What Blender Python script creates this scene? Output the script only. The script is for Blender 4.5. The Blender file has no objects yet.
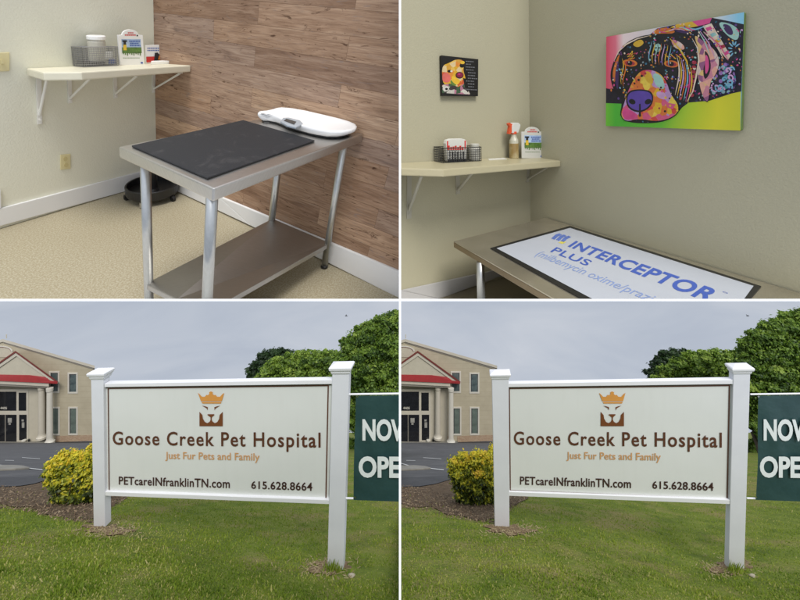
import bpy, bmesh, math, random
import numpy as np
from mathutils import Vector

random.seed(7); RNG = np.random.default_rng(7)
SC = bpy.context.scene
COL = SC.collection

# ------------------------------------------------------------------ camera / frames
F, PX, PY = 400.0, 400.0, 200.0          # focal length and principal point of an 800x600 frame
def ray(x, y): return np.array([(x-PX)/F, (y-PY)/F, 1.0])
def W(X): return Vector((X[0], X[2], -X[1]))     # camera axes (right, down, forward) -> world

class Frame:
    """a room / sign frame: three measured axes and an origin, seen from the eye point"""
    def __init__(s, M, t, k):
        s.M = np.array(M)*k; s.t = np.array(t)*k; s.I = np.linalg.inv(s.M); s.k = k
    def w(s, c): return W(s.M @ np.array(c, float) + s.t)
    def hit(s, x, y, n, b):
        n = np.array(n, float); o = -s.I @ s.t; d = s.I @ ray(x, y)
        return o + d*((b - n @ o)/(n @ d))
    def near(s, x, y, a, v):
        """point of the sight line closest to the line a + s*v"""
        o = s.M @ np.array(a, float) + s.t; v = s.M @ np.array(v, float); d = ray(x, y)
        A = np.array([[d @ d, -d @ v], [d @ v, -v @ v]]); l = np.linalg.solve(A, [d @ o, v @ o])
        return s.I @ (d*l[0] - s.t)

R1 = Frame([[-0.49739916, 0.84009266, 0.23943664], [0.33331203, 0.28505425, -0.88919233], [-0.80092321, -0.46406195, -0.42392625]],
           [-2.17074286, -0.16725946, 3.57084861], .8)
R2 = Frame([[-0.84689979, 0.44937822, -0.04483298], [0.12810904, 0.18985963, -0.99823746], [-0.51607134, -0.87829611, -0.11590350]],
           [2.08440829, 1.09408393, 6.38097404], .44)
S3 = Frame([[0.98649664, 0.02906707, -0.14148476], [-0.07636464, -1.00454706, 0.04827598], [-0.14488900, -0.05320593, -0.98876263]],
           [-2.88107920, 2.88299652, 3.96026555], 4.0)
S4 = Frame([[0.98017310, -0.03753476, -0.16769993], [-0.09297197, -0.99881084, 0.08109245], [-0.17497687, -0.07603221, -0.98249720]],
           [1.28706973, 3.38536755, 4.65096948], 4.0)
OFF = {3: 0.0, 4: 401.3}
SIGN = {3: S3, 4: S4}

# ------------------------------------------------------------------ materials
def lin(c):
    f = lambda v: v/12.92 if v <= .04045 else ((v+.055)/1.055)**2.4
    return tuple(f(x/255.0) for x in c)
MATS = {}
def newmat(name):
    m = bpy.data.materials.new(name); m.use_nodes = True
    nt = m.node_tree; b = nt.nodes['Principled BSDF']; MATS[name] = m
    return m, nt, b
def N(nt, typ, **kw):
    n = nt.nodes.new(typ)
    for k, v in kw.items(): setattr(n, k, v)
    return n
def mixc(nt, fac, a, b, blend='MIX'):
    n = N(nt, 'ShaderNodeMix', data_type='RGBA', blend_type=blend)
    for sock, val in ((n.inputs[0], fac), (n.inputs[6], a), (n.inputs[7], b)):
        if hasattr(val, 'is_output'): nt.links.new(val, sock)
        elif isinstance(val, (int, float)): sock.default_value = val
        else: sock.default_value = (*val, 1)
    return n.outputs[2]
def coords(nt, kind='Object', scale=None):
    t = N(nt, 'ShaderNodeTexCoord'); o = t.outputs[kind]
    if scale:
        mp = N(nt, 'ShaderNodeMapping'); mp.inputs['Scale'].default_value = scale
        nt.links.new(o, mp.inputs['Vector']); o = mp.outputs['Vector']
    return o
def noise(nt, vec, scale, detail=4, rough=.55, dist=0.0):
    n = N(nt, 'ShaderNodeTexNoise'); n.inputs['Scale'].default_value = scale
    n.inputs['Detail'].default_value = detail; n.inputs['Roughness'].default_value = rough
    n.inputs['Distortion'].default_value = dist
    if vec is not None: nt.links.new(vec, n.inputs['Vector'])
    return n.outputs['Fac']
def ramp(nt, fac, stops):
    r = N(nt, 'ShaderNodeValToRGB'); e = r.color_ramp.elements
    while len(e) < len(stops): e.new(.5)
    for i, (p, c) in enumerate(stops): e[i].position = p; e[i].color = (*c, 1)
    nt.links.new(fac, r.inputs[0]); return r.outputs[0]
def bump(nt, b, h, strength, dist=.01):
    n = N(nt, 'ShaderNodeBump'); n.inputs['Strength'].default_value = strength; n.inputs['Distance'].default_value = dist
    nt.links.new(h, n.inputs['Height']); nt.links.new(n.outputs[0], b.inputs['Normal'])
def mat(name, col, rough=.6, metal=0.0, var=.08, vs=6, bs=0, bst=.1, spec=.5, rvar=0):
    if name in MATS: return MATS[name]
    m, nt, b = newmat(name)
    v = coords(nt); f = noise(nt, v, vs, 5)
    c = ramp(nt, f, [(.3, tuple(x*(1-var) for x in col)), (.7, tuple(min(1, x*(1+var)) for x in col))])
    nt.links.new(c, b.inputs['Base Color'])
    b.inputs['Roughness'].default_value = rough; b.inputs['Metallic'].default_value = metal
    b.inputs['Specular IOR Level'].default_value = spec
    if rvar:
        rr = N(nt, 'ShaderNodeMapRange'); rr.inputs[3].default_value = max(0, rough-rvar); rr.inputs[4].default_value = rough+rvar
        nt.links.new(noise(nt, v, vs*2.3, 6), rr.inputs[0]); nt.links.new(rr.outputs[0], b.inputs['Roughness'])
    if bs: bump(nt, b, noise(nt, v, bs, 4), bst)
    return m

# ------------------------------------------------------------------ objects
def tag(o, label=None, cat=None, group=None, kind=None):
    if label: o['label'] = label
    if cat: o['category'] = cat
    if group: o['group'] = group
    if kind: o['kind'] = kind
    return o
def thing(name, loc, label, cat, group=None):
    o = bpy.data.objects.new(name, None); COL.objects.link(o); o.location = loc; o.empty_display_size = .1
    return tag(o, label, cat, group)
def place(o, origin, parent):
    """put an object whose vertices are relative to `origin` (world) under its parent"""
    base = Vector((0, 0, 0)); p = parent
    while p is not None: base += p.location; p = p.parent
    o.location = Vector(origin) - base
    if parent is not None: o.parent = parent

EPS = .0045
def cutplanes(panel):
    # the four stage sets meet at a white partition (x = 0) and a white slab (z = -y/4)
    out = []
    if panel in (1, 3): out.append(((-EPS, 0, 0), (1, 0, 0)))
    if panel in (2, 4): out.append(((EPS, 0, 0), (-1, 0, 0)))
    n = Vector((0, .25, 1)).normalized()
    if panel in (1, 2): out.append((n*EPS, -n))
    return out

class MB:
    def __init__(s, fr=None): s.fr = fr; s.v = []; s.f = []; s.m = []; s.uv = {}; s.mi = 0
    def pt(s, c, uv=None):
        s.v.append(s.fr.w(c) if s.fr is not None else Vector(c))
        if uv is not None: s.uv[len(s.v)-1] = uv
        return len(s.v)-1
    def face(s, idx): s.f.append(tuple(idx)); s.m.append(s.mi)
    def poly(s, pts, uvs=None):
        s.face([s.pt(p, uvs[i] if uvs else None) for i, p in enumerate(pts)])
    def prism(s, poly, off):
        off = np.array(off, float)
        a = [s.pt(p) for p in poly]; b = [s.pt(np.array(p, float)+off) for p in poly]; n = len(a)
        s.face(a); s.face(b[::-1])
        for i in range(n): s.face((a[i], a[(i+1) % n], b[(i+1) % n], b[i]))
    def box(s, lo, hi):
        x0, y0, z0 = lo; x1, y1, z1 = hi
        s.prism([(x0, y0, z0), (x1, y0, z0), (x1, y1, z0), (x0, y1, z0)], (0, 0, z1-z0))
    def loft(s, loops, caps=True):
        idx = [[s.pt(p) for p in l] for l in loops]; n = len(idx[0])
        for a, b in zip(idx, idx[1:]):
            for i in range(n): s.face((a[i], a[(i+1) % n], b[(i+1) % n], b[i]))
        if caps: s.face(idx[0][::-1]); s.face(idx[-1])
    def lathe(s, c, prof, n=24):
        c = np.array(c, float)
        s.loft([[c+np.array([r*math.cos(2*math.pi*i/n), r*math.sin(2*math.pi*i/n), z]) for i in range(n)] for r, z in prof])
    def tube(s, pts, r, n=10):
        P = [s.fr.w(p) if s.fr is not None else Vector(p) for p in pts]
        rr = r if isinstance(r, (list, tuple)) else [r]*len(P)
        k = s.fr.k if s.fr is not None else 1.0
        loops = []
        for i, p in enumerate(P):
            d = (P[min(i+1, len(P)-1)] - P[max(i-1, 0)]).normalized()
            a = d.cross(Vector((0, 0, 1)) if abs(d.z) < .9 else Vector((1, 0, 0))).normalized(); b = d.cross(a)
            loops.append([p + (a*math.cos(2*math.pi*j/n) + b*math.sin(2*math.pi*j/n))*rr[i]*k for j in range(n)])
        base = len(s.v)
        for l in loops: s.v.extend(l)
        for q in range(len(loops)-1):
            for j in range(n):
                s.face((base+q*n+j, base+q*n+(j+1) % n, base+(q+1)*n+(j+1) % n, base+(q+1)*n+j))
        s.face([base+j for j in range(n)][::-1]); s.face([base+(len(loops)-1)*n+j for j in range(n)])
    def build(s, name, mats, parent=None, panel=None, smooth=False, bevel=0, fill=True, weld=False):
        bm = bmesh.new(); lay = bm.loops.layers.uv.new('UVMap') if s.uv else None
        V = [bm.verts.new(v) for v in s.v]
        for k, (f, m) in enumerate(zip(s.f, s.m)):
            try: fa = bm.faces.new([V[i] for i in f])
            except ValueError: continue
            fa.material_index = m; fa.smooth = smooth
            if lay:
                for lp, i in zip(fa.loops, f):
                    if i in s.uv: lp[lay].uv = s.uv[i]
        if weld: bmesh.ops.remove_doubles(bm, verts=bm.verts[:], dist=1e-5)
        if not s.uv: bmesh.ops.recalc_face_normals(bm, faces=bm.faces[:])
        if bevel:
            es = [e for e in bm.edges if len(e.link_faces) == 2 and e.calc_face_angle(0) > .5]
            bmesh.ops.bevel(bm, geom=es, offset=bevel, segments=2, affect='EDGES', profile=.6, clamp_overlap=True)
        for co, no in (cutplanes(panel) if panel else []):
            r = bmesh.ops.bisect_plane(bm, geom=bm.verts[:]+bm.edges[:]+bm.faces[:], plane_co=co, plane_no=no, clear_outer=True, dist=1e-6)
            es = [g for g in r['geom_cut'] if isinstance(g, bmesh.types.BMEdge)]
            if es and fill:
                try: bmesh.ops.holes_fill(bm, edges=es, sides=0)
                except Exception: pass
        if len(bm.verts) == 0: bm.free(); return None
        co = [v.co for v in bm.verts]
        org = Vector(((min(c.x for c in co)+max(c.x for c in co))/2, (min(c.y for c in co)+max(c.y for c in co))/2, min(c.z for c in co)))
        bmesh.ops.translate(bm, verts=bm.verts[:], vec=-org)
        me = bpy.data.meshes.new(name); bm.to_mesh(me); bm.free()
        for m in (mats if isinstance(mats, (list, tuple)) else [mats]): me.materials.append(m)
        o = bpy.data.objects.new(name, me); COL.objects.link(o); place(o, org, parent)
        return o

# text --------------------------------------------------------------
def text_faces(body, bold=0.0, track=1.0, shear=0.0):
    cu = bpy.data.curves.new('t', 'FONT'); cu.body = body; cu.size = 1; cu.offset = bold; cu.space_character = track; cu.shear = shear
    cu.resolution_u = 4
    ob = bpy.data.objects.new('t', cu); COL.objects.link(ob)
    dg = bpy.context.evaluated_depsgraph_get(); dg.update()
    me = bpy.data.meshes.new_from_object(ob.evaluated_get(dg))
    V = np.array([v.co[:2] for v in me.vertices]); Fc = [tuple(p.vertices) for p in me.polygons]
    bpy.data.objects.remove(ob); bpy.data.curves.remove(cu); bpy.data.meshes.remove(me)
    return V, Fc
def add_text(mb, body, quad, bold=0.0, track=1.0, shear=0.0, cap=None, full=None):
    """lettering on the flat box quad = baseline-left, baseline-right, cap-right, cap-left (frame coordinates)"""
    V, Fc = text_faces(body, bold, track, shear)
    x0, x1 = V[:, 0].min(), V[:, 0].max()
    H, _ = text_faces('H', bold)
    y0, y1 = H[:, 1].min(), H[:, 1].max()
    a, b, c, d = [np.array(q, float) for q in quad]
    ids = []
    for x, y in V:
        s = (x-x0)/(x1-x0); t = (y-y0)/(y1-y0)
        ids.append(mb.pt((a*(1-s)+b*s)*(1-t) + (d*(1-s)+c*s)*t))
    for f in Fc: mb.face([ids[i] for i in f])

def words(fr, body, quad, name, m, parent, panel, bold=0.0, track=1.0):
    """one line of lettering; every word is a part of its own"""
    V, Fc = text_faces(body, bold, track); x0, x1 = V[:, 0].min(), V[:, 0].max()
    H, _ = text_faces('H', bold); y0, y1 = H[:, 1].min(), H[:, 1].max()
    iv = sorted((min(V[i, 0] for i in f), max(V[i, 0] for i in f)) for f in Fc); ends = []; hi = iv[0][1]
    for lo_, hi_ in iv:
        if lo_-hi > .19: ends.append((lo_+hi)/2)
        hi = max(hi, hi_)
    a, b, c, d = [np.array(q, float) for q in quad]
    for k in range(len(ends)+1):
        lo_ = ends[k-1] if k else -1e9; hi_ = ends[k] if k < len(ends) else 1e9; mb = MB(fr); ids = {}
        for f in Fc:
            if not lo_ < V[f[0], 0] < hi_: continue
            for i in f:
                if i not in ids:
                    s = (V[i, 0]-x0)/(x1-x0); t = (V[i, 1]-y0)/(y1-y0); ids[i] = mb.pt((a*(1-s)+b*s)*(1-t)+(d*(1-s)+c*s)*t)
            mb.face([ids[i] for i in f])
        mb.build(name, m, parent, panel, fill=False)

# ------------------------------------------------------------------ shared materials
WHITE_EDGE = mat('white_partition_paint', (.93, .93, .92), .7, var=.01)
def wall_mat(name, c, var=.03):
    m, nt, b = newmat(name); v = coords(nt)
    c1 = ramp(nt, noise(nt, v, 1.1, 3), [(.3, tuple(x*(1-var) for x in c)), (.7, tuple(x*(1+var) for x in c))])
    nt.links.new(c1, b.inputs['Base Color']); b.inputs['Roughness'].default_value = .55
    b.inputs['Specular IOR Level'].default_value = .3
    bump(nt, b, noise(nt, v, 120, 3), .3, .004); return m
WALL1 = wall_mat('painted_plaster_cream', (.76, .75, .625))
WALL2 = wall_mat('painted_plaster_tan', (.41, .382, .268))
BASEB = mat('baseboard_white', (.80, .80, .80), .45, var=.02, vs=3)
BASEB2 = mat('baseboard_white_dim', (.45, .44, .43), .45, var=.02, vs=3)  # dim copies: the right room's weaker light is put into the colour
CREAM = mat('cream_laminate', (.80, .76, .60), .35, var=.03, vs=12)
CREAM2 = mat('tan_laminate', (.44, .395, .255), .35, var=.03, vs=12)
BRK = mat('bracket_enamel', (.80, .79, .74), .4, var=.02)
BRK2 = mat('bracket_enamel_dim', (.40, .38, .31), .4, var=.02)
PLATE = mat('ivory_plastic', (.72, .64, .36), .4, var=.03)
BLACKP = mat('black_plastic', (.013, .013, .014), .38, var=.2, vs=15)
WHITEP = mat('white_plastic', (.90, .90, .90), .28, var=.01)
PAPER = mat('white_paper', (.86, .86, .85), .5, var=.02)
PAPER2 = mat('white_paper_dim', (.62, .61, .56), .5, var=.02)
WIRE = mat('grey_wire', (.30, .30, .31), .4, .7, var=.1)
RED = mat('print_red', (.62, .035, .03), .5)
BLUEP = mat('print_blue', (.06, .12, .42), .5)
SKYP = mat('print_sky', (.42, .55, .75), .5, var=.2, vs=30)
GREENP = mat('print_green', (.10, .20, .04), .5, var=.4, vs=60)
YELP = mat('print_yellow', (.75, .50, .05), .5)
DARKP = mat('print_dark', (.02, .02, .025), .5)

def steel(name, base, rough, scale):
    m, nt, b = newmat(name); v = coords(nt, 'Object', scale)
    f = noise(nt, v, 30, 6, .6)
    c = ramp(nt, f, [(.3, tuple(x*.88 for x in base)), (.7, base)]); nt.links.new(c, b.inputs['Base Color'])
    b.inputs['Metallic'].default_value = 1
    r = N(nt, 'ShaderNodeMapRange'); r.inputs[3].default_value = rough-.07; r.inputs[4].default_value = rough+.1
    nt.links.new(noise(nt, coords(nt), 5, 5), r.inputs[0]); nt.links.new(r.outputs[0], b.inputs['Roughness'])
    bump(nt, b, f, .05, .003); return m
STEEL = steel('brushed_steel', (.66, .635, .60), .34, (1, 12, 1))
STEELS = steel('brushed_steel_shelf', (.47, .455, .43), .42, (1, 12, 1))
CHROME = steel('galvanised_leg', (.56, .57, .56), .30, (3, 3, .3))

def plank_mat():
    m, nt, b = newmat('reclaimed_plank_cladding')
    uv = coords(nt, 'UV')
    br = N(nt, 'ShaderNodeTexBrick'); br.offset = .37; br.offset_frequency = 2
    br.inputs['Scale'].default_value = 1; br.inputs['Brick Width'].default_value = 1.15; br.inputs['Row Height'].default_value = .128
    br.inputs['Mortar Size'].default_value = .0009; br.inputs['Mortar Smooth'].default_value = .2
    br.inputs['Color1'].default_value = (0, 0, 0, 1); br.inputs['Color2'].default_value = (1, 1, 1, 1); br.inputs['Mortar'].default_value = (.5, .5, .5, 1)
    nt.links.new(uv, br.inputs['Vector'])
    # grain, shifted plank by plank
    ad = N(nt, 'ShaderNodeVectorMath', operation='MULTIPLY_ADD')
    nt.links.new(br.outputs['Color'], ad.inputs[0]); ad.inputs[1].default_value = (7, 3, 0); nt.links.new(uv, ad.inputs[2])
    mp = N(nt, 'ShaderNodeMapping'); mp.inputs['Scale'].default_value = (1.1, 8.5, 1); nt.links.new(ad.outputs[0], mp.inputs['Vector'])
    g1 = noise(nt, mp.outputs[0], 2.2, 8, .62, 1.2)
    mp2 = N(nt, 'ShaderNodeMapping'); mp2.inputs['Scale'].default_value = (1.8, 36, 1); nt.links.new(ad.outputs[0], mp2.inputs['Vector'])
    g2 = noise(nt, mp2.outputs[0], 3, 5, .6, .4)
    mp3 = N(nt, 'ShaderNodeMapping'); mp3.inputs['Scale'].default_value = (1.5, 7, 1); nt.links.new(ad.outputs[0], mp3.inputs['Vector'])
    g3 = noise(nt, mp3.outputs[0], 2.2, 7, .72, 3.2)
    base = ramp(nt, g1, [(.30, (.09, .045, .027)), (.40, (.31, .185, .115)), (.54, (.48, .315, .21)), (.72, (.66, .48, .34))])
    c = mixc(nt, .56, base, ramp(nt, br.outputs['Color'], [(0, (.14, .08, .055)), (.22, (.50, .33, .215)), (.45, (.34, .265, .225)), (.62, (.21, .125, .082)), (.8, (.44, .285, .185)), (1, (.66, .47, .32))]))
    c = mixc(nt, ramp(nt, g2, [(.34, (.5,)*3), (.56, (0,)*3)]), c, (.17, .095, .06))
    c = mixc(nt, ramp(nt, g3, [(.58, (0,)*3), (.70, (.75,)*3)]), c, (.25, .205, .185))
    c = mixc(nt, ramp(nt, g3, [(.34, (.92,)*3), (.41, (0,)*3)]), c, (.085, .042, .026))
    c = mixc(nt, br.outputs['Fac'], c, (.17, .105, .065))
    nt.links.new(c, b.inputs['Base Color']); b.inputs['Roughness'].default_value = .6
    b.inputs['Specular IOR Level'].default_value = .12
    bump(nt, b, g2, .15, .004); return m
PLANK = plank_mat()

def floor_mat(name, k):
    m, nt, b = newmat(name); v = coords(nt, 'UV')
    f = noise(nt, v, 105, 3, .75)
    c = ramp(nt, f, [(.33, tuple(x*k for x in (.42, .355, .22))), (.47, tuple(x*k for x in (.48, .415, .28))), (.56, tuple(x*k for x in (.60, .545, .40))), (.70, tuple(x*k for x in (.70, .655, .52)))])
    c = mixc(nt, ramp(nt, noise(nt, v, 1.4, 3), [(.35, (0,)*3), (.7, (.25,)*3)]), c, tuple(x*k for x in (.42, .36, .24)))
    nt.links.new(c, b.inputs['Base Color']); b.inputs['Roughness'].default_value = .5; b.inputs['Specular IOR Level'].default_value = .3
    return m
FLOOR1 = floor_mat('flecked_vinyl', .73); FLOOR2 = floor_mat('flecked_vinyl_dim', .4)  # second floor darkened throughout to imitate the right room's weaker light

# ================================================================== partitions between the sets
mb = MB(); h = .0032
Y0, Y1 = 1.2, 2.6
mb.prism([(-h, Y0, 1.1), (-h, Y1, 1.6), (-h, Y1, -4.6), (-h, Y0, -4.6)], (2*h, 0, 0))
tag(mb.build('partition_wall', WHITE_EDGE), 'thin white upright partition wall between the left and right views', kind='structure')
for sgn in (-1, 1):
    mb = MB(); x0, x1 = sgn*.0035, sgn*3.2
    n = Vector((0, .25, 1)).normalized()*h
    P = [Vector((x0, Y0, -Y0/4)), Vector((x1, Y0, -Y0/4)), Vector((x1, Y1, -Y1/4)), Vector((x0, Y1, -Y1/4))]
    mb.prism([p-n for p in P], 2*n)
    tag(mb.build('partition_slab', WHITE_EDGE), 'thin white slab under the %s room' % ('left' if sgn < 0 else 'right'), kind='structure')

# ================================================================== ROOM 1 (upper left): exam room with plank wall
f = R1; Z = (0, 0, 1); LW = (0, 1, 0); RW = (1, 0, 0)   # left wall q=0, right wall p=0
def hit(fr, x, y, n, b): return fr.hit(x, y, n, b)

mb = MB(f); mb.poly([(0, 0, 0), (2.7, 0, 0), (2.7, 0, 2.3), (0, 0, 2.3)])
wall1 = tag(mb.build('plaster_wall', WALL1, panel=1, fill=False), 'cream painted plaster wall behind the wall shelf, upper left view', kind='structure')
mb = MB(f); mb.poly([(0, 0, 0), (0, 0, 2.3), (0, 3, 2.3), (0, 3, 0)], [(0, .02), (0, 2.32), (3, 2.32), (3, .02)])
tag(mb.build('plank_wall', PLANK, panel=1, fill=False), 'wall clad in horizontal brown wood planks', kind='structure')
mb = MB(f); mb.poly([(0, 0, 0), (0, 3.2, 0), (3.4, 3.2, 0), (3.4, 0, 0)], [(0, 0), (0, 3.2), (3.4, 3.2), (3.4, 0)])
tag(mb.build('floor', FLOOR1, panel=1, fill=False), 'flecked beige vinyl floor under the steel exam table', kind='structure')

def baseboard(fr, wall, tops, bots, m, panel, label):
    """board standing on a wall plane, from measured top and bottom points"""
    mb = MB(fr); th = np.array([0, .018, 0]) if wall == LW else np.array([.018, 0, 0])
    A = [hit(fr, *p, wall, .018) for p in tops]; B = [hit(fr, *p, wall, .018) for p in bots]
    for i in range(len(A)-1):
        mb.prism([A[i], A[i+1], B[i+1], B[i]], -th)
    # small cap bead
    return tag(mb.build('baseboard', m, panel=panel, bevel=.004), label, kind='structure')
baseboard(f, LW, [(-60, 224.5), (157.6, 167.3)], [(-60, 243), (157.6, 182.5)], BASEB, 1, 'tall white baseboard along the cream wall')
baseboard(f, RW, [(157.8, 167.4), (217.5, 195.8), (325, 240.6), (410, 276.5)], [(157.8, 182.4), (251, 226), (330, 263.9), (410, 304)], BASEB, 1, 'tall white baseboard along the plank wall')
# edge of a door casing at the far left
mb = MB(f)
P = [hit(f, *p, LW, .02) for p in ((-14, 190), (.7, 190), (1.2, 208), (-14, 212))]
mb.prism(P, (0, -.02, 0)); tag(mb.build('door_casing', BASEB, panel=1), 'white end of a door casing above the baseboard at the far left edge', kind='structure')

# --- wall shelf
def plane3(a, b, c):
    a, b, c = map(np.array, (a, b, c)); n = np.cross(b-a, c-a); return n, n @ a
def shelf(fr, panel, wl, corner, wr, outline, thick, m, mbk, brackets, label):
    L = hit(fr, *wl, LW, .002); K = np.array([.002, .002, hit(fr, *corner, LW, .002)[2]]); R = hit(fr, *wr, RW, .002)
    n, b = plane3(L, K, R)
    top = [L, K, R] + [hit(fr, *p, n, b) for p in outline]
    root = thing('wall_shelf', fr.w(L), label, 'shelf')
    mb = MB(fr); mb.prism(top, (0, 0, -thick)); mb.build('shelf_board', m, root, panel, bevel=.006)
    for (wt, wb, ft, w) in brackets:
        a = hit(fr, *wt, LW, .004); c = hit(fr, *wb, LW, .004); e = hit(fr, *ft, n, b-n[2]*thick*1.02)
        e[0] = a[0]*.6 + e[0]*.4
        top = np.array([a[0], .004, e[2]])
        mb = MB(fr)
        mb.prism([(a[0]-w, .002, top[2]-.002), (a[0]+w, .002, top[2]-.002), (c[0]+w, .002, c[2]), (c[0]-w, .002, c[2])], (0, .008, 0))
        mb.prism([(a[0]-w, .003, top[2]-.012), (a[0]+w, .003, top[2]-.012), (e[0]+w, e[1]+.02, e[2]-.012), (e[0]-w, e[1]+.02, e[2]-.012)], (0, 0, .010))
        lo = c*.8+a*.2
        mb.tube([(lo[0], .008, lo[2]), (e[0], e[1], e[2]-.014)], w*.62, 8)
        for t in (.1, .3):
            q = c*(1-t)+a*t; mb.tube([(q[0], .008, q[2]), (q[0], .016, q[2])], w*.5, 8)
        mb.build('bracket', mbk, root, panel, smooth=False)
    return n, b
SH1 = shelf(f, 1, (26.5, 68.3), (154.8, 62.8), (190.8, 65.4), [(81.5, 72), (43, 72.4)], .046, CREAM, BRK,
    [((39, 77), (39.5, 124), (46.5, 76.5), .0135), ((70, 79), (70, 103), (84, 77), .012), ((115, 76), (115.5, 98), (133, 74), .012), ((154, 74), (153.4, 92.5), (175, 72), .011)],
    'long cream wall shelf with clipped corner on four white brackets')
n1, b1 = SH1
def on1(x, y): return hit(R1, x, y, n1, b1+1e-4*np.sign(n1[2]))

def on_q(fr, plane, x, q):
    """point of a shelf top at distance q from the wall, on the picture column x"""
    n, b = plane; a = (x-PX)/F; r = fr.M[0]-a*fr.M[2]; k = fr.t[0]-a*fr.t[2]
    p = -(k + r[1]*q + r[2]*(b-n[1]*q)/n[2])/(r[0]-r[2]*n[0]/n[2])
    return np.array([p, q, (b-n[0]*p-n[1]*q)/n[2]+1e-4])
def yof(fr, c):
    X = fr.M @ np.array(c)+fr.t; return PY+F*X[1]/X[2]
def upright(fr, plane, q, x, ybase):
    c = on_q(fr, plane, x, q); dy = yof(fr, c)-ybase
    return c, (lambda X, Y, d=0: hit(fr, X, Y+dy, LW, q+d))
def basket(fr, P, hh, panel, label, m, nx, ny, nz, w=.0014):
    """open wire basket on four floor corners P, height hh"""
    P = [np.array(p) for p in P]; up = np.array([0, 0, hh])
    root = thing('wire_basket', fr.w(sum(P)/4), label, 'basket')
    mb = MB(fr)
    for i in range(4):
        a, b = P[i], P[(i+1) % 4]; n = nx if i % 2 == 0 else ny
        for j in range(nz+1):
            z = up*(j/nz*.97+.03); mb.tube([a+z, b+z], w, 5)
        for j in range(n+1):
            q = a+(b-a)*j/n; mb.tube([q+up*.03, q+up], w, 5)
    mb.build('wire_mesh', m, root, panel)
    mb = MB(fr); mb.tube([P[0]+up, P[1]+up, P[2]+up, P[3]+up, P[0]+up], w*2.2, 6); mb.build('rim', m, root, panel)
    mb = MB(fr)
    for j in range(nx+1):
        a = P[0]+(P[1]-P[0])*j/nx; b = P[3]+(P[2]-P[3])*j/nx; mb.tube([a+up*.03, b+up*.03], w, 5)
    mb.build('base_mesh', m, root, panel)
    return root
pa, pb = on_q(f, SH1, 83.5, .17), on_q(f, SH1, 118.5, .17); pc, pd = pb*1, pa*1
for c_ in (pc, pd): c_[1] = .025; c_[2] = (SH1[1]-SH1[0][0]*c_[0]-SH1[0][1]*c_[1])/SH1[0][2]
basket(f, [pa, pb, pc, pd], .125, 1, 'low grey wire basket standing on the cream shelf', WIRE, 26, 11, 9, .0017)

def slab_item(fr, quad, th, name, m, panel, label, cat, bevel=.002):
    """flat standing item: front face quad (frame coordinates), thickness towards the wall"""
    mb = MB(fr); mb.prism(quad, (0, -th, 0)); o = mb.build(name, m, None, panel, bevel=bevel); return tag(o, label, cat)

# jar with white lid standing behind the basket front
jc = (pa*.42+pb*.58) + np.array([0, -.085, 0])
JAR = mat('clear_jar_plastic', (.62, .60, .52), .15, var=.05)
root = thing('lidded_jar', f.w(jc), 'clear jar with white screw lid standing in the grey wire basket', 'jar')
mb = MB(f); mb.lathe(jc, [(.045, .006), (.052, .012), (.052, .150), (.046, .165)], 20); mb.build('jar_body', JAR, root, 1, smooth=False)
mb = MB(f); mb.lathe(jc, [(.054, .165), (.055, .168), (.055, .186), (.050, .190)], 24); mb.build('lid', WHITEP, root, 1)
# packs inside the basket
for (x0, x1, y0, y1, m, lb) in ((105.5, 112.5, 49.5, 56.5, PAPER, 'white folded leaflet tucked into the grey wire basket'),
                                (109, 115.5, 56.5, 62, BLUEP, 'small blue and white sachet pack low in the grey wire basket')):
    q = pa*.3+pb*.7 + np.array([0, -.02, 0])
    PBx = upright(f, SH1, .13, 110, 63.5)[1]; Q = [PBx(*p) for p in ((x0, y1), (x1, y1), (x1, y0), (x0, y0))]
    o = slab_item(f, Q, .012, 'leaflet_pack', m, 1, lb, 'leaflet')
mb = MB(f); mb.prism([pa*.9+pb*.1+(0, -.02, .008), pa*.35+pb*.65+(0, -.02, .008), pa*.35+pb*.65+(0, -.14, .008), pa*.9+pb*.1+(0, -.14, .008)], (0, 0, .022))
tag(mb.build('card_stack', DARKP, None, 1), 'dark stack of cards lying in the bottom of the grey wire basket', 'cards')

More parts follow.
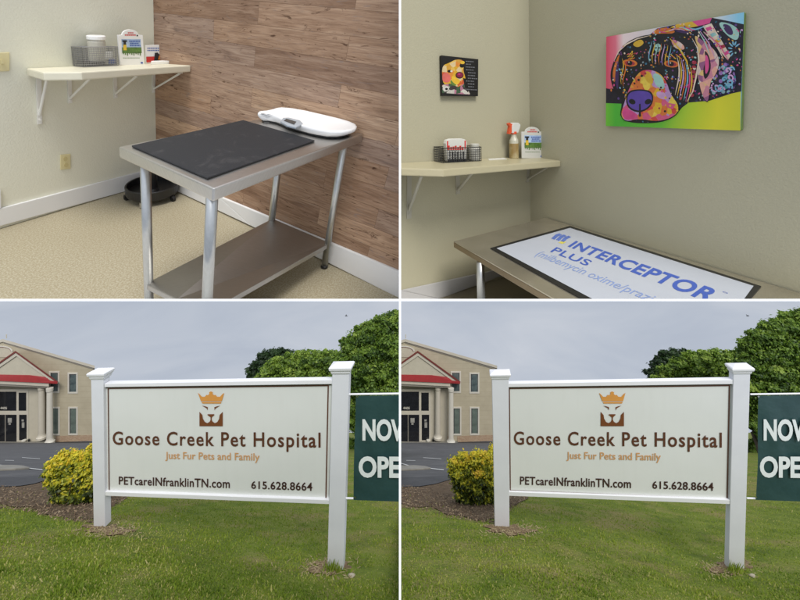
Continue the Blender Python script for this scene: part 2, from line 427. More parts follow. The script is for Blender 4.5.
def brochure(fr, on, base, px, panel, label, paper, dim=1.0, arch=True):
    """countertop card holder; px maps a 0..1 design to picture points of its front face"""
    q = base[1]
    def P(u, v): return hit(fr, px[0]+(px[1]-px[0])*u + (px[4] if len(px) > 4 else 0)*(v-.5), px[2]+(px[3]-px[2])*v, LW, q)
    root = thing('brochure_holder', fr.w(base), label, 'brochure')
    out = [(.0, 1), (1, 1), (1, .16), (.83, .15)] + [(.5+.33*math.cos(a), .15-.15*math.sin(a)) for a in np.linspace(.15, math.pi-.15, 9)] + [(.17, .15), (0, .16)]
    mb = MB(fr); mb.prism([P(*c) for c in out], (0, -.016, 0)); body = mb.build('holder_body', paper, root, panel, bevel=.0015)
    mb = MB(fr); mb.prism([P(.1, .985), P(.9, .985), P(.9, .94), P(.1, .94)], (0, .004, 0))
    def rect(u0, v0, u1, v1, m, off):
        mb.mi = m; d = np.array([0, .0015*off, 0]); mb.poly([P(u0, v1)+d, P(u1, v1)+d, P(u1, v0)+d, P(u0, v0)+d])
    mb = MB(fr)
    rect(.12, .27, .90, .62, 0, 1)                     # sky of the picture
    rect(.12, .50, .90, .66, 1, 2)                     # field
    for i in range(9): rect(.14+i*.085, .63+.012*(i % 2), .18+i*.085, .69+.02*(i % 3), 1, 2)
    rect(.17, .42, .30, .58, 2, 3); rect(.19, .34, .29, .43, 4, 3); rect(.14, .30, .33, .345, 4, 4)
    for k, (a, b) in enumerate(((.42, .86), (.46, .80), (.44, .86))): 
        x = a
        while x < b: rect(x, .31+k*.06, min(b, x+.05), .345+k*.06, 3, 3); x += .066
    x = .33
    for k, (a, b, y, hh) in enumerate(((.40, .62, .075, .035), (.27, .72, .135, .04))):
        x = a
        while x < b: rect(x, y, min(b, x+.035), y+hh, 5, 1); x += .05
    rect(.74, .15, .80, .19, 4, 1)
    x = .14
    while x < .8: rect(x, .79, x+.05, .805, 1, 1); x += .062
    rect(.84, .91, .93, .955, 3, 1)
    mb.build('printed_front', [SKYP, GREENP, YELP, BLUEP, DARKP, RED], root, panel, fill=False)
    return root
bb = on1(132, 64.8)
brochure(f, n1, bb, (118.8, 143.6, 29.5, 65.2, 2.2), 1, 'white arched brochure holder with a blue and green picture, on the cream shelf', PAPER)

# red and white booklet leaning in the corner, flat white box before it
bb, PB = upright(f, SH1, .07, 155, 61.8)
root = thing('booklet', f.w(bb), 'red and white booklet with a dark dog figure, leaning in the shelf corner', 'booklet')
mb = MB(f); mb.prism([PB(146.3, 62), PB(163.6, 61.4), PB(163.2, 43.2), PB(145.6, 43.8)], (0, -.012, 0)); mb.build('booklet_cover', PAPER, root, 1)
mb = MB(f)
mb.mi = 0; mb.poly([PB(146.5, 61, .002), PB(163.3, 60.4, .002), PB(163.2, 54.6, .002), PB(146.3, 55.2, .002)])
mb.mi = 1; mb.poly([PB(154, 60, .004), PB(159.5, 59.5, .004), PB(160.5, 54, .004), PB(157.5, 51, .004), PB(154.8, 51.5, .004), PB(154.5, 55, .004)])
mb.mi = 2
for k in range(2):
    for i in range(9): mb.poly([PB(147.5+i*1.7, 47.3+k*2.2, .002), PB(148.7+i*1.7, 47.2+k*2.2, .002), PB(148.7+i*1.7, 46.1+k*2.2, .002), PB(147.5+i*1.7, 46.2+k*2.2, .002)])
mb.mi = 3; mb.poly([PB(158, 58.2, .006), PB(160.5, 57.8, .006), PB(161, 54.6, .006), PB(159, 54, .006)])
mb.build('printed_cover', [RED, DARKP, BLUEP, mat('print_orange', (.7, .22, .03), .5)], root, 1, fill=False)
A = [on_q(f, SH1, *p) for p in ((151, .2), (169.5, .2), (167.5, .11), (151.5, .11))]
mb = MB(f); mb.prism(A, (0, 0, .022)); o = mb.build('small_box', PAPER, None, 1, bevel=.003); tag(o, 'small flat white box lying in front of the red booklet', 'box')

# switch plate and outlet on the wall
def plate(fr, x0, y0, x1, y1, name, label, cat, m, panel, outlet):
    A = [hit(fr, *p, LW, .001) for p in ((x0, y1), (x1, y1-.9), (x1, y0-.9), (x0, y0))]
    root = thing(name, fr.w(A[0]), label, cat)
    mb = MB(fr); mb.prism(A, (0, .008, 0)); mb.build('cover_plate', m, root, panel, bevel=.003)
    c = sum(A)/4; w = np.linalg.norm(A[1]-A[0])/2; hh = np.linalg.norm(A[3]-A[0])/2
    mb = MB(fr)
    if outlet:
        for s in (-1, 1):
            mb.prism([c+(w*.42*math.cos(t), .009, s*hh*.42+hh*.30*math.sin(t)) for t in np.linspace(0, 2*math.pi, 15)[:-1]], (0, .003, 0))
        mb.build('receptacle', mat('ivory_plastic_dark', (.62, .53, .26), .4), root, panel)
    else:
        mb.prism([c+(-w*.14, .009, -hh*.2), c+(w*.14, .009, -hh*.2), c+(w*.14, .009, hh*.2), c+(-w*.14, .009, hh*.2)], (0, .014, .004)); mb.build('toggle', m, root, panel)
plate(f, -7, 53, 9.2, 71.8, 'light_switch', 'ivory light switch plate on the cream wall at the left edge', 'switch', PLATE, 1, False)
plate(f, 60, 154.6, 70.2, 169.6, 'wall_outlet', 'ivory electrical outlet low on the cream wall', 'outlet', PLATE, 1, True)

# --- exam table
ht = .9
T = [hit(f, *p, Z, ht) for p in ((118.5, 146.5), (213.5, 189), (366.5, 132.3), (259, 118.9))]
T[2][0] = max(T[2][0], .006); T[3][0] = max(T[3][0], .006)
root = thing('exam_table', f.w((T[0]+T[2])/2*np.array([1, 1, 0])), 'stainless steel exam table with tubular legs and lower shelf, against the plank wall', 'table')
mb = MB(f); mb.prism(T, (0, 0, -.052)); mb.build('table_top', STEEL, root, 1, bevel=.006)
def leg(px_top, px_bot, foot=None, r=.021):
    a = hit(f, *px_top, Z, ht-.06)
    b = foot if foot is not None else f.near(*px_bot, a, (0, 0, 1))
    if foot is None:
        b = b + (b-a)*(-.05-b[2])/(b[2]-a[2]) if b[2] > 0 else b
    a2 = a + (a-b)*.012/(a[2]-b[2])
    mb = MB(f); mb.tube([a2, b], r, 16); o = mb.build('leg', CHROME, root, 1, smooth=True)
    return a, b, o
La, Lb, _ = leg((145.3, 163), (149, 299)); Fa, Fb, _ = leg((212, 199), (207.3, 299), r=.0215)
foot = hit(f, 324.6, 265, Z, .02)
Ra, Rb, ro = leg((343.3, 148), None, foot)
Ba = np.array([T[3][0]+.055, T[3][1]+.055, ht-.055]); A1 = f.near(277, 176, Ba, (0, 0, 1)); A2 = f.near(271.7, 221, A1, (0, 0, 1))
Ba = A1+(A2-A1)*((ht-.055-A1[2])/(A2[2]-A1[2])); Bb = A1+(A2-A1)*(-A1[2]/(A2[2]-A1[2]))
mb = MB(f); mb.tube([Ba, Bb], .021, 16); mb.build('leg', CHROME, root, 1, smooth=True)
mb = MB(f); mb.lathe(foot+np.array([0, 0, -.02]), [(.018, 0), (.024, .004), (.024, .018), (.016, .024)], 16); mb.build('foot', BLACKP, root, 1)
def on_leg(a, b, y):   # point of a leg line whose picture height is y
    lo, hi = 0., 1.
    for _ in range(40):
        m_ = (lo+hi)/2; X = f.M @ (a+(b-a)*m_)+f.t; yy = PY+F*X[1]/X[2]
        lo, hi = (m_, hi) if yy < y else (lo, m_)
    return a+(b-a)*lo
s1, s2, s3, s4 = on_leg(La, Lb, 283), on_leg(Fa, Fb, 311), on_leg(Ra, Rb, 243.5), on_leg(Ba, Bb, 219.5)
c0 = (s1+s2+s3+s4)/4
Q = [c0+(s-c0)*1.035 for s in (s1, s2, s3, s4)]
mb = MB(f); mb.prism(Q, (0, 0, -.032)); mb.build('lower_shelf', STEELS, root, 1, bevel=.004)

# rubber mat
RUB, nt, bb_ = newmat('black_rubber_mat'); v = coords(nt)
sc1 = noise(nt, v, 9, 7, .7, 1.5)
c = mixc(nt, ramp(nt, sc1, [(.54, (0,)*3), (.74, (.55,)*3)]), (.020, .021, .024), (.10, .095, .095)); nt.links.new(c, bb_.inputs['Base Color'])
bb_.inputs['Roughness'].default_value = .62; bb_.inputs['Specular IOR Level'].default_value = .4; bump(nt, bb_, noise(nt, v, 260, 2), .2, .003)
Mq = [hit(f, *p, Z, ht+.009) for p in ((131.5, 145.4), (207.3, 177.6), (314.8, 140.2), (243.3, 119.9))]
mb = MB(f); mb.prism(Mq, (0, 0, -.0075)); tag(mb.build('rubber_mat', RUB, None, 1, bevel=.002), 'black ribbed rubber mat lying on the steel table top', 'mat')

# baby scale
zs = ht+.05
rim = [(257.8, 112.6), (259.5, 110.8), (266, 110.2), (272, 108.9), (277, 107.4), (281, 106.9), (292, 107.9), (306, 110.4), (325, 114.8), (341, 118.6), (350, 121.2), (355.5, 123.6), (357, 126.2), (355.5, 128.4), (350, 130), (342, 131), (331, 130.7), (320, 129), (311, 127.2), (303, 125), (296, 123.2), (287, 120.6), (281, 117.8), (274, 115.2), (266, 113.7), (259.5, 113.4)]
R = [hit(f, *p, Z, zs) for p in rim]; c = sum(R)/len(R)
sub = lambda k, z: [np.array([*(c+(p-c)*k)[:2], z]) for p in R]
root = thing('baby_scale', f.w([c[0], c[1], ht]), 'white digital baby scale with curved tray on the far end of the steel table', 'scale')
mb = MB(f); mb.loft([sub(.90, ht+.012), sub(.965, ht+.024), sub(1.0, zs-.016), sub(1.0, zs-.003), sub(.965, zs), sub(.90, zs-.004), sub(.78, zs-.012), sub(.5, zs-.016), sub(.15, zs-.017)]); mb.build('tray', WHITEP, root, 1, smooth=True)
mb = MB(f); mb.loft([sub(.86, ht+.001), sub(.90, ht+.004), sub(.90, ht+.012)]); mb.build('base', BLACKP, root, 1)
def SP(x, y, dz): return hit(f, x, y, Z, zs+dz)
DSP = mat('lcd_surround_grey', (.40, .44, .48), .3); LCD = mat('lcd_dark', (.045, .055, .06), .2)
mb = MB(f); mb.prism([SP(280.5, 121.3, .003), SP(287, 124.9, .003), SP(296, 127.0, .003), SP(303, 123.2, .003), SP(300, 120.2, .003), SP(289, 117.4, .003), SP(283, 117.6, .003)], (0, 0, -.012)); co_ = mb.build('console', DSP, root, 1, bevel=.003)
mb = MB(f); mb.poly([SP(283.8, 120.6, .0045), SP(294, 124.6, .0045), SP(296.4, 121.6, .0045), SP(286.4, 118.6, .0045)]); mb.build('display', LCD, co_, 1, fill=False)

# rolling tray base
c = hit(f, 153, 197.5, Z, 0.0)
root = thing('rolling_tray', f.w(c), 'round black rolling tray on casters behind the left table leg', 'tray')
r = .192
mb = MB(f); mb.lathe(c, [(r*.80, .045), (r*.97, .05), (r, .06), (r*1.02, .125), (r*1.0, .13), (r*.95, .128), (r*.93, .075), (r*.5, .07), (r*.1, .07)], 48); mb.build('tray_pan', BLACKP, root, 1, smooth=False, bevel=0)
mb = MB(f); mb.lathe(c+np.array([0, 0, .07]), [(.05, 0), (.038, .02), (.034, .05), (.034, .30)], 20); mb.build('post', BLACKP, root, 1)
FORK = mat('caster_fork_steel', (.75, .75, .75), .3, 1)
for i, a in enumerate((-35, 38, 110, 182, 254)):
    a = math.radians(a); q = c+np.array([math.cos(a)*r*.98, math.sin(a)*r*.98, 0])
    mb = MB(f); mb.tube([q+np.array([-.012, 0, .022]), q+np.array([.012, 0, .022])], .022, 14); w = mb.build('caster', BLACKP, root, 1)
    mb = MB(f); mb.tube([q+np.array([0, 0, .022]), q+np.array([0, 0, .055])], .008, 8); mb.prism([q+np.array(d) for d in ((-.016, -.006, .012), (-.013, -.006, .05), (-.013, .012, .05), (-.016, .012, .012))], (.004, 0, 0)); mb.prism([q+np.array(d) for d in ((.016, -.006, .012), (.013, -.006, .05), (.013, .012, .05), (.016, .012, .012))], (.004, 0, 0))
    mb.build('fork', FORK if i == 1 else BLACKP, w, 1)

# ================================================================== ROOM 2 (upper right)
f = R2
mb = MB(f); mb.poly([(0, 0, 0), (3.4, 0, 0), (3.4, 0, 5.6), (0, 0, 5.6)])
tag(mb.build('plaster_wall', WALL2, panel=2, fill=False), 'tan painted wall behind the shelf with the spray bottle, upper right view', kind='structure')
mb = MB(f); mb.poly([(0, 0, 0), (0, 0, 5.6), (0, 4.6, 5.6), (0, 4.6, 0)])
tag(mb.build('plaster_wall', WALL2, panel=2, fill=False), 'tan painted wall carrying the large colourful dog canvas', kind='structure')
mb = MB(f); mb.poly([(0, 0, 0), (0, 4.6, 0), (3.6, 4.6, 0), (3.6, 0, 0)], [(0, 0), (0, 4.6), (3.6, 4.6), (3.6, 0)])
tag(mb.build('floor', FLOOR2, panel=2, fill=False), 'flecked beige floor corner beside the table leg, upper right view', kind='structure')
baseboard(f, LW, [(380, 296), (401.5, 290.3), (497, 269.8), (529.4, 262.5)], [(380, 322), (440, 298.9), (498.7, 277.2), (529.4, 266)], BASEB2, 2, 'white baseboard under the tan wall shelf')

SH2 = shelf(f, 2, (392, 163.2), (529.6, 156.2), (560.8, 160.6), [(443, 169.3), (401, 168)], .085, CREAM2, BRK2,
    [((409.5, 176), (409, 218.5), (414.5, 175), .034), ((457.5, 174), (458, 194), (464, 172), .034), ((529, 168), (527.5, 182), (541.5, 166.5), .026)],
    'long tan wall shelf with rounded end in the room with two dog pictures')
n2, b2 = SH2
def on2(x, y): return hit(R2, x, y, n2, b2+1e-4*np.sign(n2[2]))
# wire basket with bag
pa, pb = on_q(f, SH2, 443.2, .24), on_q(f, SH2, 481.5, .24); pc, pd = pb*1, pa*1
for c_ in (pc, pd): c_[1] = .03; c_[2] = (SH2[1]-SH2[0][0]*c_[0]-SH2[0][1]*c_[1])/SH2[0][2]
WIRE2 = mat('dark_wire', (.07, .07, .07), .4, .7, var=.1)
basket(f, [pa, pb, pc, pd], .185, 2, 'dark wire basket on the tan shelf holding a red and white bag', WIRE2, 18, 8, 6, .003)
bb, PB = upright(f, SH2, .19, 457, 160.4)
root = thing('treat_bag', f.w(bb), 'red and white treat bag with red lettering, standing in the dark wire basket', 'bag')
mb = MB(f); mb.prism([PB(447.5, 160), PB(466.2, 159.6), PB(467, 141), PB(465.5, 138), PB(462, 137), PB(451, 137.3), PB(447, 138.6), PB(446, 142)], (0, -.07, 0)); mb.build('bag_body', PAPER2, root, 2, bevel=.004)
mb = MB(f)
mb.mi = 0
for (x0, y0, x1, y1) in ((447, 139.3, 448.2, 148), (464.6, 139, 465.8, 147.5)): mb.poly([PB(x0, y1, .004), PB(x1, y1, .004), PB(x1, y0, .004), PB(x0, y0, .004)])
x = 448
for i in range(7):
    hh = (4.4, 3.0, 3.4, 4.2, 3.0, 4.2, 3.0)[i]
    mb.poly([PB(x, 148.4, .004), PB(x+1.8, 148.3, .004), PB(x+1.8, 148.3-hh, .004), PB(x, 148.4-hh, .004)]); x += 2.3
mb.mi = 1
for k in range(5):
    for i in range(6): mb.poly([PB(449+i*2.7, 151+k*2+.9*(i % 2), .004), PB(450.8+i*2.7, 151+k*2+.8*(i % 2), .004), PB(450.6+i*2.7, 149.9+k*2, .004), PB(449.2+i*2.7, 149.9+k*2, .004)])
mb.poly([PB(447.8, 160.4, .004), PB(466.4, 160, .004), PB(466.2, 157, .004), PB(447.8, 157.6, .004)])
mb.build('printed_bag_front', [RED, DARKP], root, 2, fill=False)
mb = MB(f); jc = on_q(f, SH2, 475, .13)
mb.lathe(jc, [(.075, .006), (.08, .02), (.08, .15), (.07, .18), (.066, .182), (.066, .215), (.06, .222)], 20)
tag(mb.build('pill_bottle', mat('frosted_bottle', (.50, .49, .43), .3), None, 2), 'pale frosted bottle standing in the right half of the dark wire basket', 'bottle')
# paper on shelf
mb = MB(f); mb.prism([on_q(f, SH2, *p) for p in ((489, .2), (507, .2), (504, .06), (488, .06))], (0, 0, .004))
tag(mb.build('paper_slip', PAPER2, None, 2), 'white paper slip lying flat on the tan shelf beside the spray bottle', 'paper')
# spray bottle
jc = on_q(f, SH2, 514, .13); s_ = abs(hit(f, 514, 146.8, LW, jc[1])[2]-hit(f, 514, 156.8, LW, jc[1])[2])/10; sp_ = abs(hit(f, 524, 150, LW, jc[1])[0]-hit(f, 514, 150, LW, jc[1])[0])/10  # frame units per picture point
root = thing('spray_bottle', f.w(jc), 'clear spray bottle with white head and orange red trigger on the tan shelf', 'bottle')
AMB, nt, bb_ = newmat('amber_liquid_bottle'); v = coords(nt)
c = mixc(nt, ramp(nt, noise(nt, v, 14, 3), [(.4, (0,)*3), (.6, (1,)*3)]), (.30, .20, .07), (.44, .36, .19)); nt.links.new(c, bb_.inputs['Base Color'])
bb_.inputs['Roughness'].default_value = .15
CLR = mat('cloudy_plastic', (.50, .48, .38), .25)
mb = MB(f); mb.lathe(jc, [(4.6*s_, 0), (5*s_, .6*s_), (5*s_, 14*s_), (4.9*s_, 15*s_)], 20); mb.build('bottle_body', AMB, root, 2)
mb = MB(f); mb.lathe(jc, [(4.9*s_, 15*s_), (4.6*s_, 18*s_), (3.2*s_, 21*s_), (2.6*s_, 23*s_), (2.6*s_, 26*s_)], 20); mb.build('bottle_neck', CLR, root, 2)
ORG = mat('orange_red_plastic', (.66, .09, .03), .35); WH2 = mat('white_plastic_dim', (.66, .66, .62), .35)
def SB(x, y, d): return np.array([*(jc[:2]), 0]) + np.array([-(x-514)*sp_, d*s_, jc[2]+(156.8-y)*s_])
mb = MB(f); mb.prism([SB(511, 131.5, 2.4), SB(517, 131.5, 2.4), SB(518.6, 127, 2.4), SB(519.3, 123.6, 2.4), SB(517, 121.6, 2.4), SB(512.5, 121.4, 2.4), SB(511, 124.5, 2.4)], (0, -4.8*s_, 0)); mb.build('spray_head', WH2, root, 2, bevel=.003)
mb = MB(f); mb.prism([SB(511.4, 125.6, 1.6), SB(511.8, 123, 1.6), SB(509.4, 121.3, 1.6), SB(508, 122.2, 1.6), SB(509.4, 125, 1.6), SB(508.2, 132, 1.6), SB(509.6, 132.4, 1.6), SB(512.6, 128.5, 1.6)], (0, -3.2*s_, 0)); mb.build('trigger', ORG, root, 2)
mb = MB(f); mb.lathe(SB(514, 131.5, 0), [(3*s_, -1.2*s_), (3.2*s_, 0), (3.0*s_, 1.4*s_)], 16); mb.build('collar', ORG, root, 2)
bb = on2(533.5, 158.2)
brochure(f, on2, bb, (521.8, 543.6, 126.8, 158.4, .6), 2, 'white arched brochure holder with a picture, beside the spray bottle in the corner', PAPER2)

# --- wall art
def swatch(name, cols, scale, dots=None, rough=.55):
    """patchwork paint: random cells of the given colours, optional dark outline dots"""
    m, nt, b = newmat(name); v = coords(nt, 'UV')
    vo = N(nt, 'ShaderNodeTexVoronoi'); vo.inputs['Scale'].default_value = scale; nt.links.new(v, vo.inputs['Vector'])
    sp = N(nt, 'ShaderNodeSeparateColor'); nt.links.new(vo.outputs['Color'], sp.inputs[0])
    r = N(nt, 'ShaderNodeValToRGB'); r.color_ramp.interpolation = 'CONSTANT'; e = r.color_ramp.elements
    while len(e) < len(cols): e.new(.5)
    for i, c in enumerate(cols): e[i].position = i/len(cols); e[i].color = (*lin(c), 1)
    nt.links.new(sp.outputs[0], r.inputs[0]); c = r.outputs[0]
    if dots:
        d = ramp(nt, vo.outputs['Distance'], [(dots[0], (0,)*3), (dots[0]+.05, (1,)*3)])
        c = mixc(nt, d, c, lin(dots[1]))
    c = mixc(nt, .35, c, mixc(nt, noise(nt, v, scale*3, 4), (0.01, .01, .012), c))
    nt.links.new(c, b.inputs['Base Color']); b.inputs['Roughness'].default_value = rough; return m
def fade(name, stops, ax=0, rough=.55):
    m, nt, b = newmat(name); v = coords(nt, 'UV'); sp = N(nt, 'ShaderNodeSeparateXYZ'); nt.links.new(v, sp.inputs[0])
    c = ramp(nt, sp.outputs[ax], [(p, lin(c)) for p, c in stops]); c = mixc(nt, .25, c, mixc(nt, noise(nt, v, 9, 5), c, (1, 1, 1), 'MULTIPLY'))
    nt.links.new(c, b.inputs['Base Color']); b.inputs['Roughness'].default_value = rough; return m
def flat(name, c): return mat('paint_'+name, lin(c), .55, var=.12, vs=25)
def canvas(fr, wall, depth, corners, px, layers, side, mats, label, name='canvas_picture'):
    """stretched canvas: corners in picture points; layers = (material index, outline in design points); px maps design -> picture"""
    Q = [hit(fr, *p, wall, depth) for p in corners]
    back = -np.array(wall, float)*(depth-.002)
    root = thing(name, fr.w((Q[2]+Q[3])/2), label, 'picture')
    mb = MB(fr); mb.prism(Q, back); mb.build('stretcher', side, root, 2, bevel=.004)
    mb = MB(fr)
    for k, (mi, pts) in enumerate(layers):
        mb.mi = mi; d = depth+.0015+.00012*k
        mb.poly([hit(fr, *px(x, y), wall, d) for x, y in pts], [(x/600, y/600) for x, y in pts])
    mb.build('painted_front', mats, root, 2, fill=False)
    return root
def oval(cx, cy, rx, ry, n=20, rot=0):
    return [(cx+rx*math.cos(t)*math.cos(rot)-ry*math.sin(t)*math.sin(rot), cy+rx*math.cos(t)*math.sin(rot)+ry*math.sin(t)*math.cos(rot)) for t in np.linspace(0, 2*math.pi, n+1)[:-1]]
def smooth(pts, it=2):
    for _ in range(it):
        o = []
        for i in range(len(pts)):
            a, b = pts[i], pts[(i+1) % len(pts)]
            o += [(a[0]*.75+b[0]*.25, a[1]*.75+b[1]*.25), (a[0]*.25+b[0]*.75, a[1]*.25+b[1]*.75)]
        pts = o
    return pts
A = [fade('art_ground', [(.0, (120, 190, 50)), (.12, (70, 170, 50)), (.5, (95, 175, 45)), (.66, (165, 190, 40)), (.85, (205, 200, 40)), (1, (190, 190, 40))]),
     fade('art_sky', [(.03, (205, 60, 90)), (.13, (215, 110, 130)), (.2, (225, 205, 205)), (.5, (200, 195, 200)), (.85, (205, 205, 205)), (.95, (160, 195, 215)), (1, (130, 190, 215))]),
     swatch('art_hound', [(110, 60, 120), (190, 150, 50), (60, 120, 150), (180, 80, 60), (130, 150, 160), (30, 60, 90)], 34, (.22, (14, 12, 20))),
     swatch('art_body', [(40, 40, 90), (90, 60, 130), (30, 100, 120), (150, 60, 110)], 26, (.2, (18, 15, 34))),
     swatch('art_muzzle', [(225, 180, 40), (220, 120, 50), (215, 90, 130), (235, 205, 80), (190, 150, 200), (210, 70, 60), (225, 160, 60)], 22),
     swatch('art_teal', [(60, 150, 160), (120, 90, 160), (150, 190, 200), (60, 50, 110), (160, 120, 190)], 30, (.42, (24, 20, 50))),
     swatch('art_drape', [(225, 200, 190), (205, 130, 150), (230, 170, 150), (150, 90, 130), (225, 190, 120)], 16),
     flat('violet', (84, 62, 150)), flat('ink', (12, 10, 18)), flat('orange', (200, 110, 40)), flat('pink', (200, 70, 130)), flat('cream', (215, 195, 175)), flat('mint', (150, 190, 180)), flat('gold', (205, 165, 50)), flat('plum', (60, 35, 85)), flat('crimson', (150, 40, 60)), flat('lilac', (190, 150, 190)), flat('aqua', (110, 165, 190))]
fr_px = [(27, 158), (618, 52), (602, 560), (25, 540)]
L = [(1, fr_px), (0, [(25.3, 438), (360, 430), (604, 392), (602, 560), (25, 540)])]
hound = [(34, 380), (62, 380), (46, 330), (62, 262), (96, 200), (150, 165), (215, 148), (245, 122), (330, 104), (400, 92), (480, 76), (560, 92), (617, 104), (606, 392), (560, 402), (470, 432), (380, 440), (340, 470), (310, 505), (245, 524), (120, 522), (86, 494), (96, 445), (25.6, 442), (26, 378)]
L += [(3, hound)]
L += [(10, [(480, 76), (395, 92), (420, 112), (470, 100)]), (13, [(330, 104), (395, 92), (420, 112), (370, 122), (300, 118)]), (9, smooth([(215, 148), (245, 122), (300, 118), (330, 140), (270, 150)])), (14, smooth([(300, 118), (370, 122), (395, 145), (335, 140)]))]
L += [(12, smooth([(500, 92), (560, 100), (600, 130), (590, 180), (540, 150)])), (14, smooth([(520, 100), (560, 108), (575, 150), (545, 150)])), (11, [(440, 112), (478, 100), (560, 240), (548, 258), (508, 215)])]
for i in range(5): L += [((10, 12, 13, 15, 10)[i], [(452+i*19, 120+i*26), (474+i*19, 112+i*26), (482+i*19, 124+i*26), (460+i*19, 134+i*26)])]
L += [(5, smooth([(500, 270), (560, 270), (588, 340), (572, 392), (480, 418), (462, 400)]))]
head = smooth([(62, 262), (96, 200), (150, 165), (215, 150), (330, 146), (400, 160), (424, 230), (418, 310), (400, 385), (372, 432), (340, 470), (310, 505), (240, 526), (120, 523), (86, 494), (98, 440), (88, 380)], 2)
big = [((x-245)*1.02+245, (y-330)*1.02+330) for x, y in head]
L += [(8, big), (2, head)]
L += [(8, smooth([(92, 205), (60, 255), (42, 318), (52, 372), (74, 410), (90, 404), (82, 330)])), (9, smooth([(88, 222), (66, 262), (52, 318), (60, 360), (70, 330), (76, 270)])), (14, smooth([(82, 250), (66, 300), (64, 360), (78, 392), (80, 320)]))]
L += [(13, smooth([(135, 188), (175, 165), (192, 186), (160, 206)])), (6, smooth([(300, 162), (356, 186), (366, 216), (318, 208)])), (12, oval(248, 205, 17, 17)), (8, oval(248, 205, 3, 17, 8)), (8, oval(248, 205, 17, 3, 8))]
for (x, y) in ((128, 270), (306, 274)):
    L += [(8, oval(x, y, 42, 24, 20, .1)), (9, oval(x, y, 32, 15, 20, .1)), (15, oval(x, y+1, 22, 10, 16, .1)), (8, oval(x, y, 11, 10)), (11, oval(x-4, y-4, 3, 3, 8))]
for i in range(9): L += [(13 if i % 2 else 9, oval(120+i*3, 232+(i % 3)*9, 7, 2.2, 8, -.5)), (13 if i % 2 else 9, oval(282+i*8, 236+(i % 3)*7, 7, 2.2, 8, .5))]
mz = smooth([(185, 296), (250, 306), (286, 350), (300, 400), (342, 458), (322, 498), (250, 522), (165, 508), (112, 522), (88, 494), (102, 448), (120, 390), (150, 330)])
L += [(8, [((x-205)*1.03+205, (y-410)*1.03+410) for x, y in mz]), (4, mz), (12, smooth([(222, 310), (266, 322), (282, 388), (238, 372)])), (13, smooth([(188, 304), (220, 308), (232, 366), (196, 350)])), (10, smooth([(90, 492), (104, 458), (150, 482), (168, 500), (114, 520)])), (16, smooth([(240, 390), (280, 395), (288, 430), (245, 420)]))]
L += [(8, smooth([(112, 392), (170, 380), (230, 392), (226, 455), (170, 488), (112, 462)])), (7, smooth([(118, 398), (170, 386), (224, 398), (220, 450), (170, 480), (118, 456)])), (8, oval(138, 436, 15, 11, 16, .4)), (8, oval(206, 436, 15, 11, 16, -.4)), (8, [(168, 445), (174, 445), (176, 500), (166, 500)])]
drp = smooth([(400, 146), (432, 168), (484, 204), (514, 252), (502, 312), (470, 352), (466, 442), (442, 420), (426, 360), (414, 290), (428, 226)])
L += [(8, [((x-450)*1.04+450, (y-290)*1.03+290) for x, y in drp]), (6, drp), (8, smooth([(446, 210), (470, 240), (478, 300), (450, 350), (440, 300), (455, 260)])), (10, smooth([(452, 228), (466, 250), (468, 296), (452, 325), (450, 280)]))]
for i in range(8): L += [(15, oval(404-i*1.5, 268+i*20, 10, 8, 12))]
rr = random.Random(3)
def stroke(pts, w, mi):
    a = []; b = []
    for i, q in enumerate(pts):
        p0, p1 = pts[max(i-1, 0)], pts[min(i+1, len(pts)-1)]; d_ = math.hypot(p1[0]-p0[0], p1[1]-p0[1]); nx_, ny_ = -(p1[1]-p0[1])/d_, (p1[0]-p0[0])/d_; ww = w*math.sin(math.pi*(i+.4)/(len(pts)-.2))
        a.append((q[0]+nx_*ww, q[1]+ny_*ww)); b.append((q[0]-nx_*ww, q[1]-ny_*ww))
    return (mi, a+b[::-1])
L0 = len(L)
for j in range(7):
    L.append(stroke([(95+j*9+6*math.sin(k*.8), 250+j*8+k*16) for k in range(8)], 2.6, (13, 9, 17, 12, 11, 16, 13)[j]))
    L.append(stroke([(330+j*9+10*math.sin(k*.5), 240+j*6+k*21) for k in range(9)], 3.0, (11, 13, 16, 9, 17, 10, 13)[j]))
    L.append(stroke([(215+j*14+6*math.cos(k*.7), 178+k*15+j*3) for k in range(7)], 2.2, (17, 13, 12, 9, 16, 13, 17)[j]))
    L.append(stroke([(250+j*22+k*14, 132-j*2+6*math.sin(k+j)) for k in range(6)], 3.4, (10, 13, 16, 9, 12, 10, 17)[j]))
L.append(stroke([(395, 165), (418, 205), (424, 260), (412, 330), (398, 392), (372, 436)], 3.5, 11)); L.append(stroke([(60, 262), (80, 220), (112, 190), (160, 166), (215, 152)], 3, 11)); L.append(stroke([(300, 165), (345, 215), (372, 262), (384, 320)], 4, 13))
L[L0:] = [q for q in L[L0:] if not any(100 < x < 240 and 375 < y < 495 for x, y in q[1])]
for j in range(5): L.append(stroke([(420+j*8, 130+j*2), (450+j*16, 180+j*4), (470+j*20, 235+j*6)], 2.6, (12, 16, 8, 11, 10)[j]))
def inside(p, poly):
    c = False
    for i in range(len(poly)):
        a, b = poly[i], poly[i-1]
        if (a[1] > p[1]) != (b[1] > p[1]) and p[0] < (b[0]-a[0])*(p[1]-a[1])/(b[1]-a[1])+a[0]: c = not c
    return c
for i in range(420):
    p = (rr.uniform(40, 610), rr.uniform(100, 430))
    if inside(p, hound) and not inside(p, mz) and not inside(p, drp) and min(math.hypot((p[0]-x)/46, (p[1]-y)/30) for x, y in ((128, 270), (306, 274), (155, 186), (335, 190), (248, 205))) > 1: L += [(rr.choice((17, 16, 13, 10, 12, 11, 9, 7)), oval(*p, rr.uniform(1.5, 6), rr.uniform(1.5, 4), 8, rr.uniform(0, 3)))]
